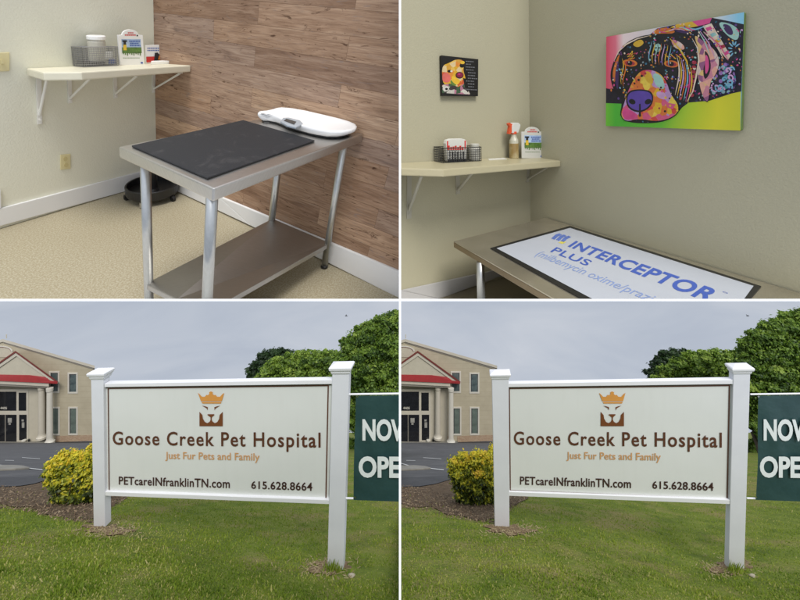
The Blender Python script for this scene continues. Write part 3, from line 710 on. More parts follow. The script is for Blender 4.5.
for i in range(40):
    p = (rr.uniform(95, 340), rr.uniform(310, 515))
    if inside(p, mz) and not (105 < p[0] < 235 and 380 < p[1] < 490): L += [(rr.choice((15, 10, 8, 13)), oval(*p, *([rr.uniform(3, 6)]*2), 9))]
for i in range(9):
    a = rr.uniform(0, 6); cx, cy = rr.uniform(490, 565), rr.uniform(290, 395)
    for k in range(14):
        t = k*.45+a; L += [(16 if i % 2 else 17, oval(cx+2*t*math.cos(t), cy+2*t*math.sin(t), 4, 4, 7))]
L += [(17, oval(575+17*math.cos(t), 212+17*math.sin(t)*1.6, 10, 3.4, 8, t)) for t in np.linspace(2.2, 5.6, 7)]
canvas(f, RW, .05, [(606.4, 36.4), (744.2, 12.2), (741.3, 130.4), (605.6, 125.8)], lambda x, y: (600+x/4.2875, y/4.2875), L, flat('canvas_edge', (96, 120, 60)), A,
       'large colourful canvas of a resting dog with purple nose, on the tan wall')
# small canvas
B = [flat('black', (16, 14, 14)), swatch('art_pup', [(220, 170, 40), (225, 140, 50), (230, 190, 90), (205, 90, 50), (225, 200, 150), (215, 160, 60)], 12), swatch('art_scarf', [(200, 195, 185), (150, 60, 60), (60, 90, 60), (180, 120, 140), (215, 205, 190), (60, 50, 50)], 16), flat('yellow', (215, 175, 50)), flat('dark_red', (120, 25, 55)), flat('grey_text', (105, 105, 108)), flat('ink2', (14, 10, 10)), flat('magenta', (170, 40, 100)), flat('green2', (90, 120, 50)), flat('salmon', (205, 100, 90)), flat('white2', (200, 195, 185))]
L2 = [(0, [(112, 103), (483, 142), (480, 512), (120, 508)]),
      (1, smooth([(122, 205), (190, 180), (260, 142), (330, 150), (345, 190), (330, 250), (360, 340), (350, 400), (250, 440), (140, 400), (121, 330)])),
      (9, smooth([(122, 290), (180, 270), (215, 330), (190, 380), (124, 370)])), (2, [(120, 400), (200, 385), (280, 420), (350, 380), (400, 490), (392, 496), (250, 488), (121, 478)]),
      (3, smooth([(215, 300), (270, 330), (310, 360), (270, 405), (220, 380)])), (8, smooth([(205, 340), (235, 380), (270, 400), (240, 412), (205, 385)])),
      (6, oval(195, 262, 22, 14)), (10, oval(215, 262, 12, 9)), (6, oval(320, 205, 24, 22)), (3, oval(325, 175, 22, 16)), (6, oval(296, 302, 40, 34)), (4, oval(298, 300, 33, 27)), (7, oval(292, 292, 14, 9)),
      (6, [(330, 330), (372, 340), (385, 470), (365, 470), (345, 400)]), (10, smooth([(130, 420), (180, 410), (195, 450), (150, 470), (130, 455)])), (6, oval(165, 440, 14, 12)), (10, smooth([(310, 450), (350, 440), (392, 490), (340, 494)]))]
for k in range(11):
    x = 358+rr.uniform(-3, 6)+(22 if k in (4, 5, 6, 8, 9) else 0); y = 158+k*28
    e = 470-rr.uniform(0, 45)-(20 if k in (1, 4) else 0)
    while x < e:
        w = rr.uniform(9, 20); L2 += [(5, [(x, y+(x-358)*.06), (min(x+w, 470), y+(x+w-358)*.06), (min(x+w, 470), y+10+(x+w-358)*.06), (x, y+10+(x-358)*.06)])]; x += w+5
canvas(f, LW, .05, [(441.2, 55.3), (478.3, 59.2), (478, 96.2), (442, 95.8)], lambda x, y: (430+x/10, 45+y/10), L2, flat('black_edge', (20, 18, 18)), B,
       'small black square canvas with a yellow dog face, above the wire basket')

# --- table with printed mat
ht = .9
T = [hit(f, *p, Z, ht) for p in ((453.5, 241.2), (545.5, 217.6), (800, 290.8), (836, 302), (600, 324))]
d = T[2]-T[1]; T[2] = T[1]+d*1.35
e = hit(f, 551, 297, Z, ht)-T[0]; T[4] = T[0]+e*1.9; T[3] = T[2]+e*1.9
for q in T[1:3]: q[0] = max(q[0], .012)
TOP2, nt, bb_ = newmat('glossy_steel_top'); v = coords(nt)
nt.links.new(ramp(nt, noise(nt, v, 8, 5), [(.3, (.47, .43, .335)), (.7, (.56, .515, .41))]), bb_.inputs['Base Color']); bb_.inputs['Metallic'].default_value = .75
rr_ = N(nt, 'ShaderNodeMapRange'); rr_.inputs[3].default_value = .10; rr_.inputs[4].default_value = .2; nt.links.new(noise(nt, v, 7, 5), rr_.inputs[0]); nt.links.new(rr_.outputs[0], bb_.inputs['Roughness'])
EDG = mat('brown_table_edge', (.20, .15, .085), .35, .4, var=.12)
root = thing('display_table', f.w((T[0]+T[2])/2*np.array([1, 1, 0])), 'brownish steel table with chrome leg pushed against the tan wall', 'table')
mb = MB(f); mb.prism(T, (0, 0, -.012)); mb.build('table_top', TOP2, root, 2, bevel=.003)
ins = [np.array([*(T[0][:2]*.004+p[:2]*.996), p[2]]) for p in T]
mb = MB(f); mb.prism([p+np.array([0, 0, -.0125]) for p in ins], (0, 0, -.065)); mb.build('table_edge', EDG, root, 2, bevel=.004)
a = hit(f, 480.3, 262, Z, ht-.075); bt = f.near(481.2, 299, a, (0, 0, 1)); bt = a+(bt-a)*1.6
mb = MB(f); mb.tube([a, bt], .045, 18); mb.build('leg', CHROME, root, 2, smooth=True)
a2 = T[4]*.93+T[2]*.07+np.array([0, 0, -.075])
# printed mat
MATB = mat('mat_black_border', (.012, .012, .012), .4); MATW = mat('mat_white_print', (.47, .495, .55), .22, var=.02); INK = mat('mat_blue_ink', (.045, .10, .42), .3, var=.05); INKL = mat('mat_pale_blue_ink', (.22, .30, .55), .3, var=.05)
def on3(x, y, d=0): return hit(R2, x, y, Z, ht+d)
o4 = [on3(490.3, 248, .010), on3(570, 225.8, .010), on3(761.3, 286, .010)]; e = on3(582.3, 299, .010)-o4[0]; o4 = [o4[0], o4[1], o4[2]+e*0+(o4[0]-o4[1])*0, None][:3]
fr_ = on3(750, 299, .010)-o4[2]
o4.append(o4[2]+fr_*4.0); o4.append(o4[0]+e*1.9)
root = thing('printed_mat', f.w(o4[0]), 'white printed mat with black border and blue lettering on the brownish table', 'mat')
mb = MB(f); mb.prism(o4, (0, 0, -.008)); mb.build('mat_border', MATB, root, 2)
i4 = [on3(496.6, 248.2, .012), on3(570, 227.9, .012), on3(753.6, 285.9, .012)]; e2 = on3(592.5, 298.9, .012)-i4[0]; fr2 = on3(744, 299, .012)-i4[2]
i4.append(i4[2]+fr2*3.6); i4.append(i4[0]+e2*1.75)
mb = MB(f); mb.poly(i4); mb.build('mat_print', MATW, root, 2, fill=False)
d = .014
mb = MB(f)
add_text(mb, 'INTERCEPTOR', [on3(567.6, 246.4, d), on3(708, 302.5, d), on3(722.5, 291.6, d), on3(576, 240.8, d)], .032, 1.06)
add_text(mb, 'PLUS', [on3(550, 251.6, d), on3(586.5, 266, d), on3(593, 261.2, d), on3(556.6, 247, d)], .014, 1.05)
for k in range(12):   # registered mark ring
    a0, a1 = k*math.pi/6, (k+1)*math.pi/6; cc = on3(725.3, 292.4, d); s_ = .014
    mb.poly([cc+np.array([math.cos(t)*r_*s_*.9, math.sin(t)*r_*s_*1.4, 0]) for t, r_ in ((a0, 1), (a1, 1), (a1, .7), (a0, .7))])
mb.build('brand_lettering', INK, root, 2, fill=False)
mb = MB(f); add_text(mb, '(milbemycin oxime/praziquantel)', [on3(535.4, 255.2, d), on3(706, 324.5, d), on3(713, 318.5, d), on3(541.6, 250.6, d)], 0, .98, .15)
mb.build('small_lettering', INKL, root, 2, fill=False)
mb = MB(f)
for k in range(3):
    q = [on3(x+k*4.6, y+k*1.25, d) for x, y in ((551.2, 238.4), (554.6, 239.6), (558, 236.4), (562, 234.6), (559.4, 233.2), (555.6, 234.4))]
    mb.mi = 0; mb.poly(q)
mb.mi = 1; mb.poly([on3(558.2, 242.6, d), on3(562.4, 243.9, d), on3(566.4, 241.9, d), on3(562.4, 240.9, d)])
mb.build('printed_emblem', [mat('emblem_blue', (.10, .17, .50), .3), mat('emblem_yellow', (.65, .58, .10), .3)], root, 2, fill=False)

# ================================================================== OUTDOORS (lower left and lower right)
K = 4.0
SIDE = {3: 'lower left view', 4: 'lower right view'}
GM = (432-PY)/F                     # slope of the lawn towards the horizon
GEO = {}
for p_ in (3, 4):
    fr = SIGN[p_]; o = OFF[p_]
    bl = fr.M @ fr.hit(99.8+o, 526.5, Z, 0) + fr.t; br = fr.M @ fr.hit(335.5+o, 568.5, Z, 0) + fr.t
    c_ = bl[1]-GM*bl[2]; e_ = br[1]-(GM*br[2]+c_)
    GEO[p_] = (c_, e_, bl[0]/bl[2], br[0]/br[2], br[2])
def gy(p_, a, d):
    """lawn height (camera axes, downwards) at bearing a and distance d; the lawn dips towards the right post"""
    c_, e_, al, ar, db = GEO[p_]
    t = np.clip((a-al)/(ar-al), 0, 1.6); s = t*t*(3-2*np.minimum(t, 1)); s = np.where(t > 1, 1+(t-1)*.4, s)
    g = np.clip(1.6-d/db*.6, 0, 1.25)
    return GM*d + c_ + e_*s*g*np.clip(d/db, .0, 1)
def gpt(p_, a, d, up=0.0): return Vector((a*d, d, -float(gy(p_, a, d))+up))
def ghit(p_, x, y, up=0.0):
    """lawn point seen at picture point x,y of the left photograph (shifted for the right one)"""
    a = (x+OFF[p_]-PX)/F; b = (y-PY)/F; lo, hi = math.log(3), math.log(4000)
    for _ in range(60):
        m_ = (lo+hi)/2; d = math.exp(m_)
        if b*d-gy(p_, a, d) > 0: lo, hi = (lo, m_) if True else (lo, hi)
        else: lo, hi = (m_, hi)
    d = math.exp((lo+hi)/2); return gpt(p_, a, d, up)

# ---- ground materials
GR, nt, b = newmat('lawn_soil'); v = coords(nt, 'Generated'); tc = N(nt, 'ShaderNodeTexCoord')
geo = N(nt, 'ShaderNodeNewGeometry'); pos = geo.outputs['Position']
c = ramp(nt, noise(nt, pos, .9, 8, .65), [(.3, (.085, .12, .022)), (.5, (.14, .18, .03)), (.72, (.19, .215, .045))])
c = mixc(nt, ramp(nt, noise(nt, pos, .35, 6, .6), [(.48, (0,)*3), (.66, (.75,)*3)]), c, (.25, .20, .085))
nt.links.new(c, b.inputs['Base Color']); b.inputs['Roughness'].default_value = .95; b.inputs['Specular IOR Level'].default_value = .1
bump(nt, b, noise(nt, pos, 6, 6), .6, .2)
def ground_mat(name, stops, sc, rough=.9, bs=10, bst=.4, bd=.05):
    m, nt, b = newmat(name); pos = N(nt, 'ShaderNodeNewGeometry').outputs['Position']
    nt.links.new(ramp(nt, noise(nt, pos, sc, 8, .7), stops), b.inputs['Base Color']); b.inputs['Roughness'].default_value = rough; b.inputs['Specular IOR Level'].default_value = .25
    bump(nt, b, noise(nt, pos, bs, 6), bst, bd); return m
ASPH = ground_mat('asphalt', [(.3, (.072, .071, .071)), (.5, (.092, .091, .092)), (.7, (.125, .123, .122))], .25, .8)
ASPHD = ground_mat('asphalt_dark_edge', [(.3, (.05, .05, .052)), (.7, (.075, .075, .077))], .5, .75)
CONC = ground_mat('kerb_concrete', [(.3, (.20, .185, .155)), (.7, (.29, .275, .24))], .8, .85)
MULCH = ground_mat('bark_mulch', [(.3, (.065, .042, .024)), (.5, (.135, .092, .054)), (.7, (.22, .16, .10))], 2.2, .95, 6, 1, .25)
DIRT = ground_mat('dry_dirt', [(.3, (.11, .07, .038)), (.5, (.20, .13, .072)), (.7, (.28, .20, .12))], 1.6, .95, 5, .8, .15)
LINE = mat('road_paint_white', (.62, .62, .60), .7, var=.1, vs=2)

# ---- building materials
SID, nt, b = newmat('beige_siding'); pos = coords(nt)
w = N(nt, 'ShaderNodeTexWave', wave_type='BANDS', bands_direction='Z', wave_profile='SAW'); w.inputs['Scale'].default_value = .16; w.inputs['Distortion'].default_value = 0; nt.links.new(pos, w.inputs['Vector'])
c = ramp(nt, noise(nt, pos, .3, 5), [(.3, (.375, .33, .235)), (.7, (.435, .385, .28))])
c = mixc(nt, ramp(nt, w.outputs['Fac'], [(0, (.35,)*3), (.1, (0,)*3)]), c, (.25, .2, .14)); nt.links.new(c, b.inputs['Base Color']); b.inputs['Roughness'].default_value = .7
TRIM = mat('building_trim', (.50, .46, .38), .5, var=.04, vs=.5)
TRIMW = mat('building_white_trim', (.56, .53, .46), .5, var=.04, vs=.5)
PEDI = mat('pediment_stucco', (.46, .42, .33), .7, var=.05, vs=.5)
REDM = mat('red_metal_roof', (.30, .03, .032), .35, var=.1, vs=.6)
REDD = mat('dark_red_edge', (.16, .035, .03), .45, var=.1, vs=.6)
GLS, nt, b = newmat('window_glass'); pos = coords(nt)
nt.links.new(ramp(nt, noise(nt, pos, .5, 3), [(.35, (.05, .07, .075)), (.65, (.12, .155, .15))]), b.inputs['Base Color']); b.inputs['Roughness'].default_value = .08; b.inputs['Specular IOR Level'].default_value = .8
GLSG = mat('window_glass_green', (.115, .145, .125), .12, var=.3, vs=.4)
DOORG = mat('dark_door_glass', (.012, .013, .016), .12, var=.3, vs=.5)
BRCK, nt, b = newmat('brick_base'); br = N(nt, 'ShaderNodeTexBrick'); br.inputs['Scale'].default_value = .9
br.inputs['Color1'].default_value = (.30, .18, .11, 1); br.inputs['Color2'].default_value = (.40, .29, .19, 1); br.inputs['Mortar'].default_value = (.34, .29, .22, 1)
mp = N(nt, 'ShaderNodeMapping'); mp.inputs['Rotation'].default_value = (math.pi/2, 0, 0); nt.links.new(coords(nt), mp.inputs['Vector']); nt.links.new(mp.outputs[0], br.inputs['Vector'])
nt.links.new(br.outputs['Color'], b.inputs['Base Color']); b.inputs['Roughness'].default_value = .85
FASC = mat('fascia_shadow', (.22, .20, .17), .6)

# ---- sign materials
PW, nt, b = newmat('white_vinyl_post'); v = coords(nt)
c = ramp(nt, noise(nt, v, .8, 5), [(.3, (.60, .61, .645)), (.7, (.66, .67, .70))])
sp = N(nt, 'ShaderNodeSeparateXYZ'); nt.links.new(v, sp.inputs[0])
mr = N(nt, 'ShaderNodeMapRange'); mr.inputs[1].default_value = 0; mr.inputs[2].default_value = 1.1; mr.inputs[3].default_value = .55; mr.inputs[4].default_value = 0; nt.links.new(sp.outputs[2], mr.inputs[0])
st = N(nt, 'ShaderNodeMath', operation='MULTIPLY'); nt.links.new(mr.outputs[0], st.inputs[0]); nt.links.new(noise(nt, v, 3, 6, .7), st.inputs[1])
c = mixc(nt, st.outputs[0], c, (.42, .38, .32)); nt.links.new(c, b.inputs['Base Color']); b.inputs['Roughness'].default_value = .4
CAPW = mat('white_vinyl_cap', (.72, .72, .74), .35, var=.02, vs=1)
BOARD, nt, b = newmat('sign_board_white'); v = coords(nt)
c = ramp(nt, noise(nt, v, .35, 4), [(.3, (.63, .645, .62)), (.7, (.67, .68, .655))]); c = mixc(nt, ramp(nt, noise(nt, coords(nt, 'Object', (2.2, 2.2, .12)), 1.6, 6, .6), [(.52, (0,)*3), (.75, (.09,)*3)]), c, (.50, .50, .455)); nt.links.new(c, b.inputs['Base Color']); b.inputs['Roughness'].default_value = .35
BRN = mat('sign_brown', (.095, .034, .018), .45, var=.06, vs=2); BRNL = mat('sign_logo_brown', (.16, .052, .018), .45, var=.06, vs=2)
ORA = mat('sign_orange', (.60, .27, .06), .45, var=.05, vs=2); ORT = mat('sign_tan_orange', (.56, .30, .13), .45, var=.05, vs=2); RAILSH = mat('sign_rail_shadow_brown', (.085, .07, .05), .6)
TXT = mat('sign_dark_maroon', (.045, .018, .016), .45, var=.06, vs=2)
GRN, nt, b = newmat('banner_green_vinyl'); v = coords(nt)
nt.links.new(ramp(nt, noise(nt, v, .9, 6), [(.3, (.017, .050, .052)), (.7, (.028, .068, .068))]), b.inputs['Base Color']); b.inputs['Roughness'].default_value = .38; bump(nt, b, noise(nt, v, 1.3, 3), .25, .2)
BWH = mat('banner_white', (.70, .74, .73), .45, var=.03, vs=2)
BARK = mat('tree_bark', (.055, .042, .03), .9, var=.35, vs=2, bs=6, bst=.6)
def leaf_mat(name, stops, trans=.35, rough=.5):
    m, nt, b = newmat(name); at = N(nt, 'ShaderNodeAttribute'); at.attribute_name = 'tint'
    c = ramp(nt, at.outputs['Fac'], stops); nt.links.new(c, b.inputs['Base Color']); b.inputs['Roughness'].default_value = rough; b.inputs['Specular IOR Level'].default_value = .35
    tr = N(nt, 'ShaderNodeBsdfTranslucent'); c2 = mixc(nt, 1, c, (1.0, 1.25, .5), 'MULTIPLY'); nt.links.new(c2, tr.inputs[0])
    mx = N(nt, 'ShaderNodeMixShader'); mx.inputs[0].default_value = trans; nt.links.new(b.outputs[0], mx.inputs[1]); nt.links.new(tr.outputs[0], mx.inputs[2])
    nt.links.new(mx.outputs[0], nt.nodes['Material Output'].inputs[0]); return m
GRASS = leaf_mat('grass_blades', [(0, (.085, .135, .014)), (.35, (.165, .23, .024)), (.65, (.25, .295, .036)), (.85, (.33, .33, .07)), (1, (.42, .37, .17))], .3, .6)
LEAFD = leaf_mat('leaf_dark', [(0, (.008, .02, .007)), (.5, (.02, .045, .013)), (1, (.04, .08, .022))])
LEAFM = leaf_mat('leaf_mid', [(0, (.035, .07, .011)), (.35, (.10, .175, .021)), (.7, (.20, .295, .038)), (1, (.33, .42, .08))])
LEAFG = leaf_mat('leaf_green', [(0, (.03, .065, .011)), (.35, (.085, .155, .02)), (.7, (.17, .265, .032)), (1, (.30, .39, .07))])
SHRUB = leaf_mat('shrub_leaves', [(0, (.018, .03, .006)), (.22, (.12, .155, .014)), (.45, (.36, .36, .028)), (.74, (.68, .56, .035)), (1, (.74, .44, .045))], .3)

CHIPS = leaf_mat('bark_chip', [(0, (.04, .025, .014)), (.5, (.115, .076, .044)), (.85, (.20, .145, .09)), (1, (.29, .22, .14))], 0, .9)
STRAW = leaf_mat('dead_straw', [(0, (.12, .085, .04)), (.6, (.25, .19, .10)), (1, (.38, .31, .18))], .15, .8)
def cloud(name, P, Nn, size, tint, m, parent=None, aspect=.55):
    """many separate leaf faces at points P, roughly facing Nn"""
    n = len(P); r = RNG
    Nn = Nn + r.normal(0, .55, (n, 3)); Nn /= np.linalg.norm(Nn, axis=1)[:, None]
    t = np.cross(Nn, r.normal(0, 1, (n, 3))); t /= np.linalg.norm(t, axis=1)[:, None]; u = np.cross(Nn, t)
    s = (size*r.uniform(.6, 1.35, n))[:, None]
    V = np.stack([P-t*s, P+u*s*aspect+Nn*s*.15, P+t*s, P-u*s*aspect+Nn*s*.15], 1).reshape(-1, 3)
    return quads(name, V, np.repeat(tint, 4), m, parent)
def quads(name, V, tint, m, parent=None):
    org = Vector(((V[:, 0].min()+V[:, 0].max())/2, (V[:, 1].min()+V[:, 1].max())/2, V[:, 2].min()))
    me = bpy.data.meshes.new(name); nq = len(V)//4
    me.vertices.add(len(V)); me.vertices.foreach_set('co', (V-np.array(org)).astype(np.float32).ravel())
    me.loops.add(nq*4); me.loops.foreach_set('vertex_index', np.arange(nq*4, dtype=np.int32))
    me.polygons.add(nq); me.polygons.foreach_set('loop_start', np.arange(0, nq*4, 4, dtype=np.int32)); me.polygons.foreach_set('loop_total', np.full(nq, 4, np.int32))
    at = me.attributes.new('tint', 'FLOAT', 'POINT'); at.data.foreach_set('value', np.clip(tint, 0, 1).astype(np.float32))
    me.update(calc_edges=True); me.materials.append(m)
    o = bpy.data.objects.new(name, me); COL.objects.link(o); place(o, org, parent); return o
def blobpts(p_, blobs, dist, dens, leafpx, squash=.85):
    """points in lumpy clumps of small sprigs; blobs = (x, y, radius) in picture points at distance dist"""
    PP, NN, TT = [], [], []
    for (x, y, r, *dz) in blobs:
        d = dist*(1+(dz[0] if dz else 0)); k = d/F
        C = np.array([(x+OFF[p_]-PX)*k, d, -(y-PY)*k]); R = r*k
        ct = RNG.uniform(-.12, .12); ns = int(10+r*1.7); per = max(8, int(dens*r*r/ns))
        for i in range(ns):
            D = RNG.normal(0, 1, 3); D /= np.linalg.norm(D); c2 = C+D*R*RNG.uniform(.4, 1.2)*np.array([1, 1, squash]); r2 = R*RNG.uniform(.14, .40); st = RNG.normal(0, .2)
            E = RNG.normal(0, 1, (per, 3)); E /= np.linalg.norm(E, axis=1)[:, None]
            rad = r2*RNG.uniform(.1, 1, per)**.45*np.where(RNG.uniform(0, 1, per) < .14, RNG.uniform(1.2, 1.9, per), 1)
            PP.append(c2+E*rad[:, None]*np.array([1.3, 1.3, .7])+RNG.normal(0, .06*R, (per, 3))); NN.append(E*.5+D*.5+np.array([0, -.3, .6])+RNG.normal(0, .35, (per, 3)))
            TT.append(np.clip(.40+ct+st+.16*D[2]+.16*E[:, 2]*(rad/r2)+RNG.normal(0, .15, per), 0, 1))  # tint rises with height: lit tops and shaded undersides put into leaf colour
    # loose leaves between the sprigs
    for (x, y, r, *dz) in blobs:
        d = dist*(1+(dz[0] if dz else 0)); k = d/F; n = int(dens*r*r*.16); C = np.array([(x+OFF[p_]-PX)*k, d, -(y-PY)*k]); R = r*k
        D = RNG.normal(0, 1, (n, 3)); D /= np.linalg.norm(D, axis=1)[:, None]; rad = R*RNG.uniform(.3, 1.22, n)**.6*(1+.3*np.sin(D[:, 0]*8+x)*np.cos(D[:, 2]*7+y))
        PP.append(C+D*rad[:, None]*np.array([1, 1, squash])); NN.append(D*.5+np.array([0, -.3, .6])+RNG.normal(0, .4, (n, 3))); TT.append(np.clip(.42+.2*D[:, 2]+RNG.normal(0, .17, n), 0, 1))  # upper loose leaves tinted lighter too, imitating light from above
    return np.concatenate(PP), np.concatenate(NN), np.concatenate(TT)
def keep(p_, P, *arr):
    m = P[:, 0] < -.05 if p_ == 3 else P[:, 0] > .05
    return (P[m],)+tuple(a[m] for a in arr)

def strip(p_, name, lower, upper, m, up, nx=40, ny=8, label=None):
    """ground patch between two picture curves, laid on the lawn surface"""
    xs = np.linspace(max(lower[0][0], upper[0][0]), min(lower[-1][0], upper[-1][0]), nx)
    if p_ == 4: xs = xs[xs > -1.0] if (xs > -1).all() else np.linspace(-1.0, xs[-1], nx)
    yl = np.interp(xs, *zip(*lower)); yu = np.interp(xs, *zip(*upper))
    mb = MB(); ids = []
    for x, a, b in zip(xs, yl, yu):
        ids.append([mb.pt(ghit(p_, x, a+(b-a)*j/ny, up)) for j in range(ny+1)])
    for i in range(nx-1):
        for j in range(ny): mb.face((ids[i][j], ids[i+1][j], ids[i+1][j+1], ids[i][j+1]))
    o = mb.build(name, m, None, p_, smooth=True, fill=False)
    if o: tag(o, label or name.replace('_', ' ')+', '+SIDE[p_], kind='structure')
    return o

def outdoors(p_):
    fr = SIGN[p_]; o = OFF[p_]; side = SIDE[p_]
    def S(x, y, n=0.0): return fr.hit(x+o, y, Z, n)
    # ------------------------------------------------ ground
    al, ar = ((-1.6, -.0008) if p_ == 3 else (.0008, 1.6))
    A = np.linspace(al, ar, 90); D = np.concatenate([[2.0], np.geomspace(3.5, 2600, 110)])
    mb = MB(); idx = [[mb.pt(gpt(p_, a, d)) for d in D] for a in A]
    for i in range(len(A)-1):
        for j in range(len(D)-1): mb.face((idx[i][j], idx[i+1][j], idx[i+1][j+1], idx[i][j+1]))
    tag(mb.build('lawn', GR, None, p_, smooth=True, fill=False), 'mown lawn ground, '+side, kind='structure')
    near = [(-160, 489), (0, 488), (18, 487.5), (34, 485), (50, 480), (75, 472), (100, 465), (150, 458), (250, 452)]
    far = [(-160, 441), (0, 441.6), (55, 441), (100, 440.4), (150, 440.2), (250, 440)]
    strip(p_, 'parking_lot', near, far, ASPH, .05, 70, 12, 'grey asphalt parking lot in front of the beige building, '+side)
    strip(p_, 'lot_edge', [(x, y) for x, y in near[:7]], [(x, y-h_) for (x, y), h_ in zip(near[:7], (12, 10, 9.5, 8, 4, 1.5, .3))], ASPHD, .1, 40, 4, 'darker asphalt strip along the mulch bed, '+side)
    # kerb island
    top = [(-60, 468), (-10, 467.4), (14, 467.2), (24, 468), (29.5, 469.6)]; bot = [(-60, 471.8), (0, 471.4), (15, 470.9), (25, 470.2), (29.5, 469.8)]
    if p_ == 4: top = [(-1, 467.3)]+top[2:]; bot = [(-1, 471.4)]+bot[2:]
    P = [ghit(p_, x, y, .02) for x, y in top]+[ghit(p_, x, y, .02) for x, y in bot[::-1]]
    mb = MB(); mb.prism(P, (0, 0, .24)); ob = mb.build('kerb', CONC, None, p_, bevel=.06); tag(ob, 'rounded concrete kerb end of a parking island, '+side, kind='structure')
    mb = MB()
    for (x0, y0, x1, y1, w_) in ((-20, 463.6, 10, 466.8, .6), (26, 468.6, 42.5, 470.6, .7), (22, 458.2, 40, 459.4, .35), (5, 461, 14, 461.2, .3)):
        if p_ == 4 and x0 < -1: x0 = -1
        mb.poly([ghit(p_, *q, .12) for q in ((x0, y0), (x1, y1), (x1, y1+w_), (x0, y0+w_))])
    tag(mb.build('parking_line', LINE, None, p_, fill=False), 'faded white parking lines on the asphalt, '+side, kind='structure')
    strip(p_, 'mulch_bed', [(-20, 503), (0, 504), (15, 508), (30, 507), (45, 515), (60, 516), (75, 521), (95, 519), (106, 510), (118, 503), (126, 499.5), (127, 499)], [(-20, 488.5), (0, 488), (20, 487.3), (50, 479), (100, 470), (127, 498)], MULCH, .05, 50, 8, 'bark mulch bed around the yellow green shrub, '+side)
    # ------------------------------------------------ grass
    n = 90000
    al, ar = ((-1.06, -.002) if p_ == 3 else (.002, 1.06))
    a = RNG.uniform(al, ar, n); d = 1/RNG.uniform(1/62, 1/8.6, n)
    G = gy(p_, a, d); X = a*F+PX-o; Y = PY+F*G/d
    mul = np.interp(X, [-40, 0, 30, 55, 95, 106, 118, 130, 150, 250, 251], [503, 505, 508, 518, 521, 510, 502, 494, 470, 452, 440]) + 4*np.sin(X*.7)+3*np.sin(X*1.9)
    lot = (X < 250) & (Y < mul) & (RNG.uniform(0, 1, n) > np.clip(.80-(mul-Y)/14*.62, .04, .80)*np.where(Y < mul-34, 0, 1)*(.55+.45*np.sin(X*.55+2*np.sin(X*.21))))
    dirt = np.zeros(n)
    for (cx, cy, rx, ry) in ((107, 531, 26, 8), (326, 566, 22, 11), (348, 575, 14, 6), (130, 533, 18, 6)):
        dirt = np.maximum(dirt, np.clip(1.1-((X-cx)/rx)**2-((Y-cy)/ry)**2, 0, .62))
    k_ = (~lot) & (RNG.uniform(0, 1, n) > dirt)
    a, d, G, dirt, X, Y = a[k_], d[k_], G[k_], dirt[k_], X[k_], Y[k_]; n = len(a)
    base = np.stack([a*d, d, -G-.03], 1)
    clump = np.sin(base[:, 0]*.9+2*np.sin(base[:, 1]*.5))*np.cos(base[:, 1]*.7+1.3*np.sin(base[:, 0]*.6)) + .6*np.sin(base[:, 0]*2.3+base[:, 1]*1.9+1)
    def near_(cnt, rad):
        c = base[RNG.integers(0, n, cnt)][:, :2]; r_ = RNG.uniform(.5, 1, cnt)*rad; out = np.zeros(n)
        for q, w_ in zip(c, r_):
            dd = ((base[:, 0]-q[0])**2+(base[:, 1]-q[1])**2)/(w_*w_*(1+.5*np.sin(np.arctan2(base[:, 1]-q[1], base[:, 0]-q[0])*3+q[0])))
            out = np.maximum(out, np.exp(-dd*1.6))
        return out
    tall, drys, deep = near_(40, .4), near_(60, 1.2), near_(24, 1.6)
    hgt = RNG.uniform(.04, .10, n)*(1+.15*clump)*(1+.55*tall*RNG.uniform(.3, 1, n))*(1-.35*drys)*np.where(RNG.uniform(0, 1, n) < .05, 1.7, 1); wd = RNG.uniform(.012, .026, n)*(1+d/45)
    tuft = RNG.uniform(0, 1, n) < .0
    th = RNG.uniform(0, 2*np.pi, n); side_ = np.stack([np.cos(th), np.sin(th), 0*th], 1)
    lean = np.stack([np.cos(th*3.1), np.sin(th*3.1), 0*th], 1)*(hgt*RNG.uniform(.15, .75, n))[:, None]
    up = np.array([0, 0, 1.0])
    V = np.stack([base-side_*wd[:, None], base+side_*wd[:, None], base+lean+up*hgt[:, None]+side_*wd[:, None]*.25, base+lean+up*hgt[:, None]-side_*wd[:, None]*.25], 1).reshape(-1, 3)
    tint = .43+.07*clump+RNG.normal(0, .13, n)-.10*(Y > 570)+.10*np.clip((540-Y)/80, 0, 1)+dirt*.35
    dry = np.sin(base[:, 0]*.55+1.7*np.sin(base[:, 1]*.35+1))*np.sin(base[:, 1]*.45+1.1*np.sin(base[:, 0]*.4)); tint = tint+.15*np.clip(dry, 0, 1)+.20*drys-.16*tall-.16*deep
    tint = np.where(RNG.uniform(0, 1, n) < .06+.08*np.clip(dry, 0, 1)+.30*drys, RNG.uniform(.85, 1, n), tint)
    tag(quads('grass', V, np.repeat(tint, 4), GRASS), 'short green grass covering the lawn, '+side, kind='stuff')
    # tall tuft at the right post and dirt patches round both posts
    for (cx, cy, rx, ry, nm) in ((107, 530, 27, 7, 'left'), (330, 567, 24, 10, 'right')):
        mb = MB(); ring = []
        for k in range(28):
            t = 2*math.pi*k/28; w_ = 1+.25*math.sin(2*t+cx)+.22*math.sin(5*t+1)+.15*math.sin(9*t); ring.append(ghit(p_, cx+.78*rx*w_*math.cos(t), cy+.72*ry*w_*math.sin(t), .03))
        c_ = mb.pt(ghit(p_, cx, cy, .07)); ids = [mb.pt(q) for q in ring]
        for k in range(28): mb.face((c_, ids[k], ids[(k+1) % 28]))
        tag(mb.build('dirt_patch', DIRT, None, p_, fill=False), 'bare dirt patch around the %s sign post, %s' % (nm, side), kind='structure')
    n = 170; th = RNG.uniform(0, 6.28, n); px = 333+RNG.normal(0, 6.5, n); py = 571+RNG.normal(0, 2.2, n)
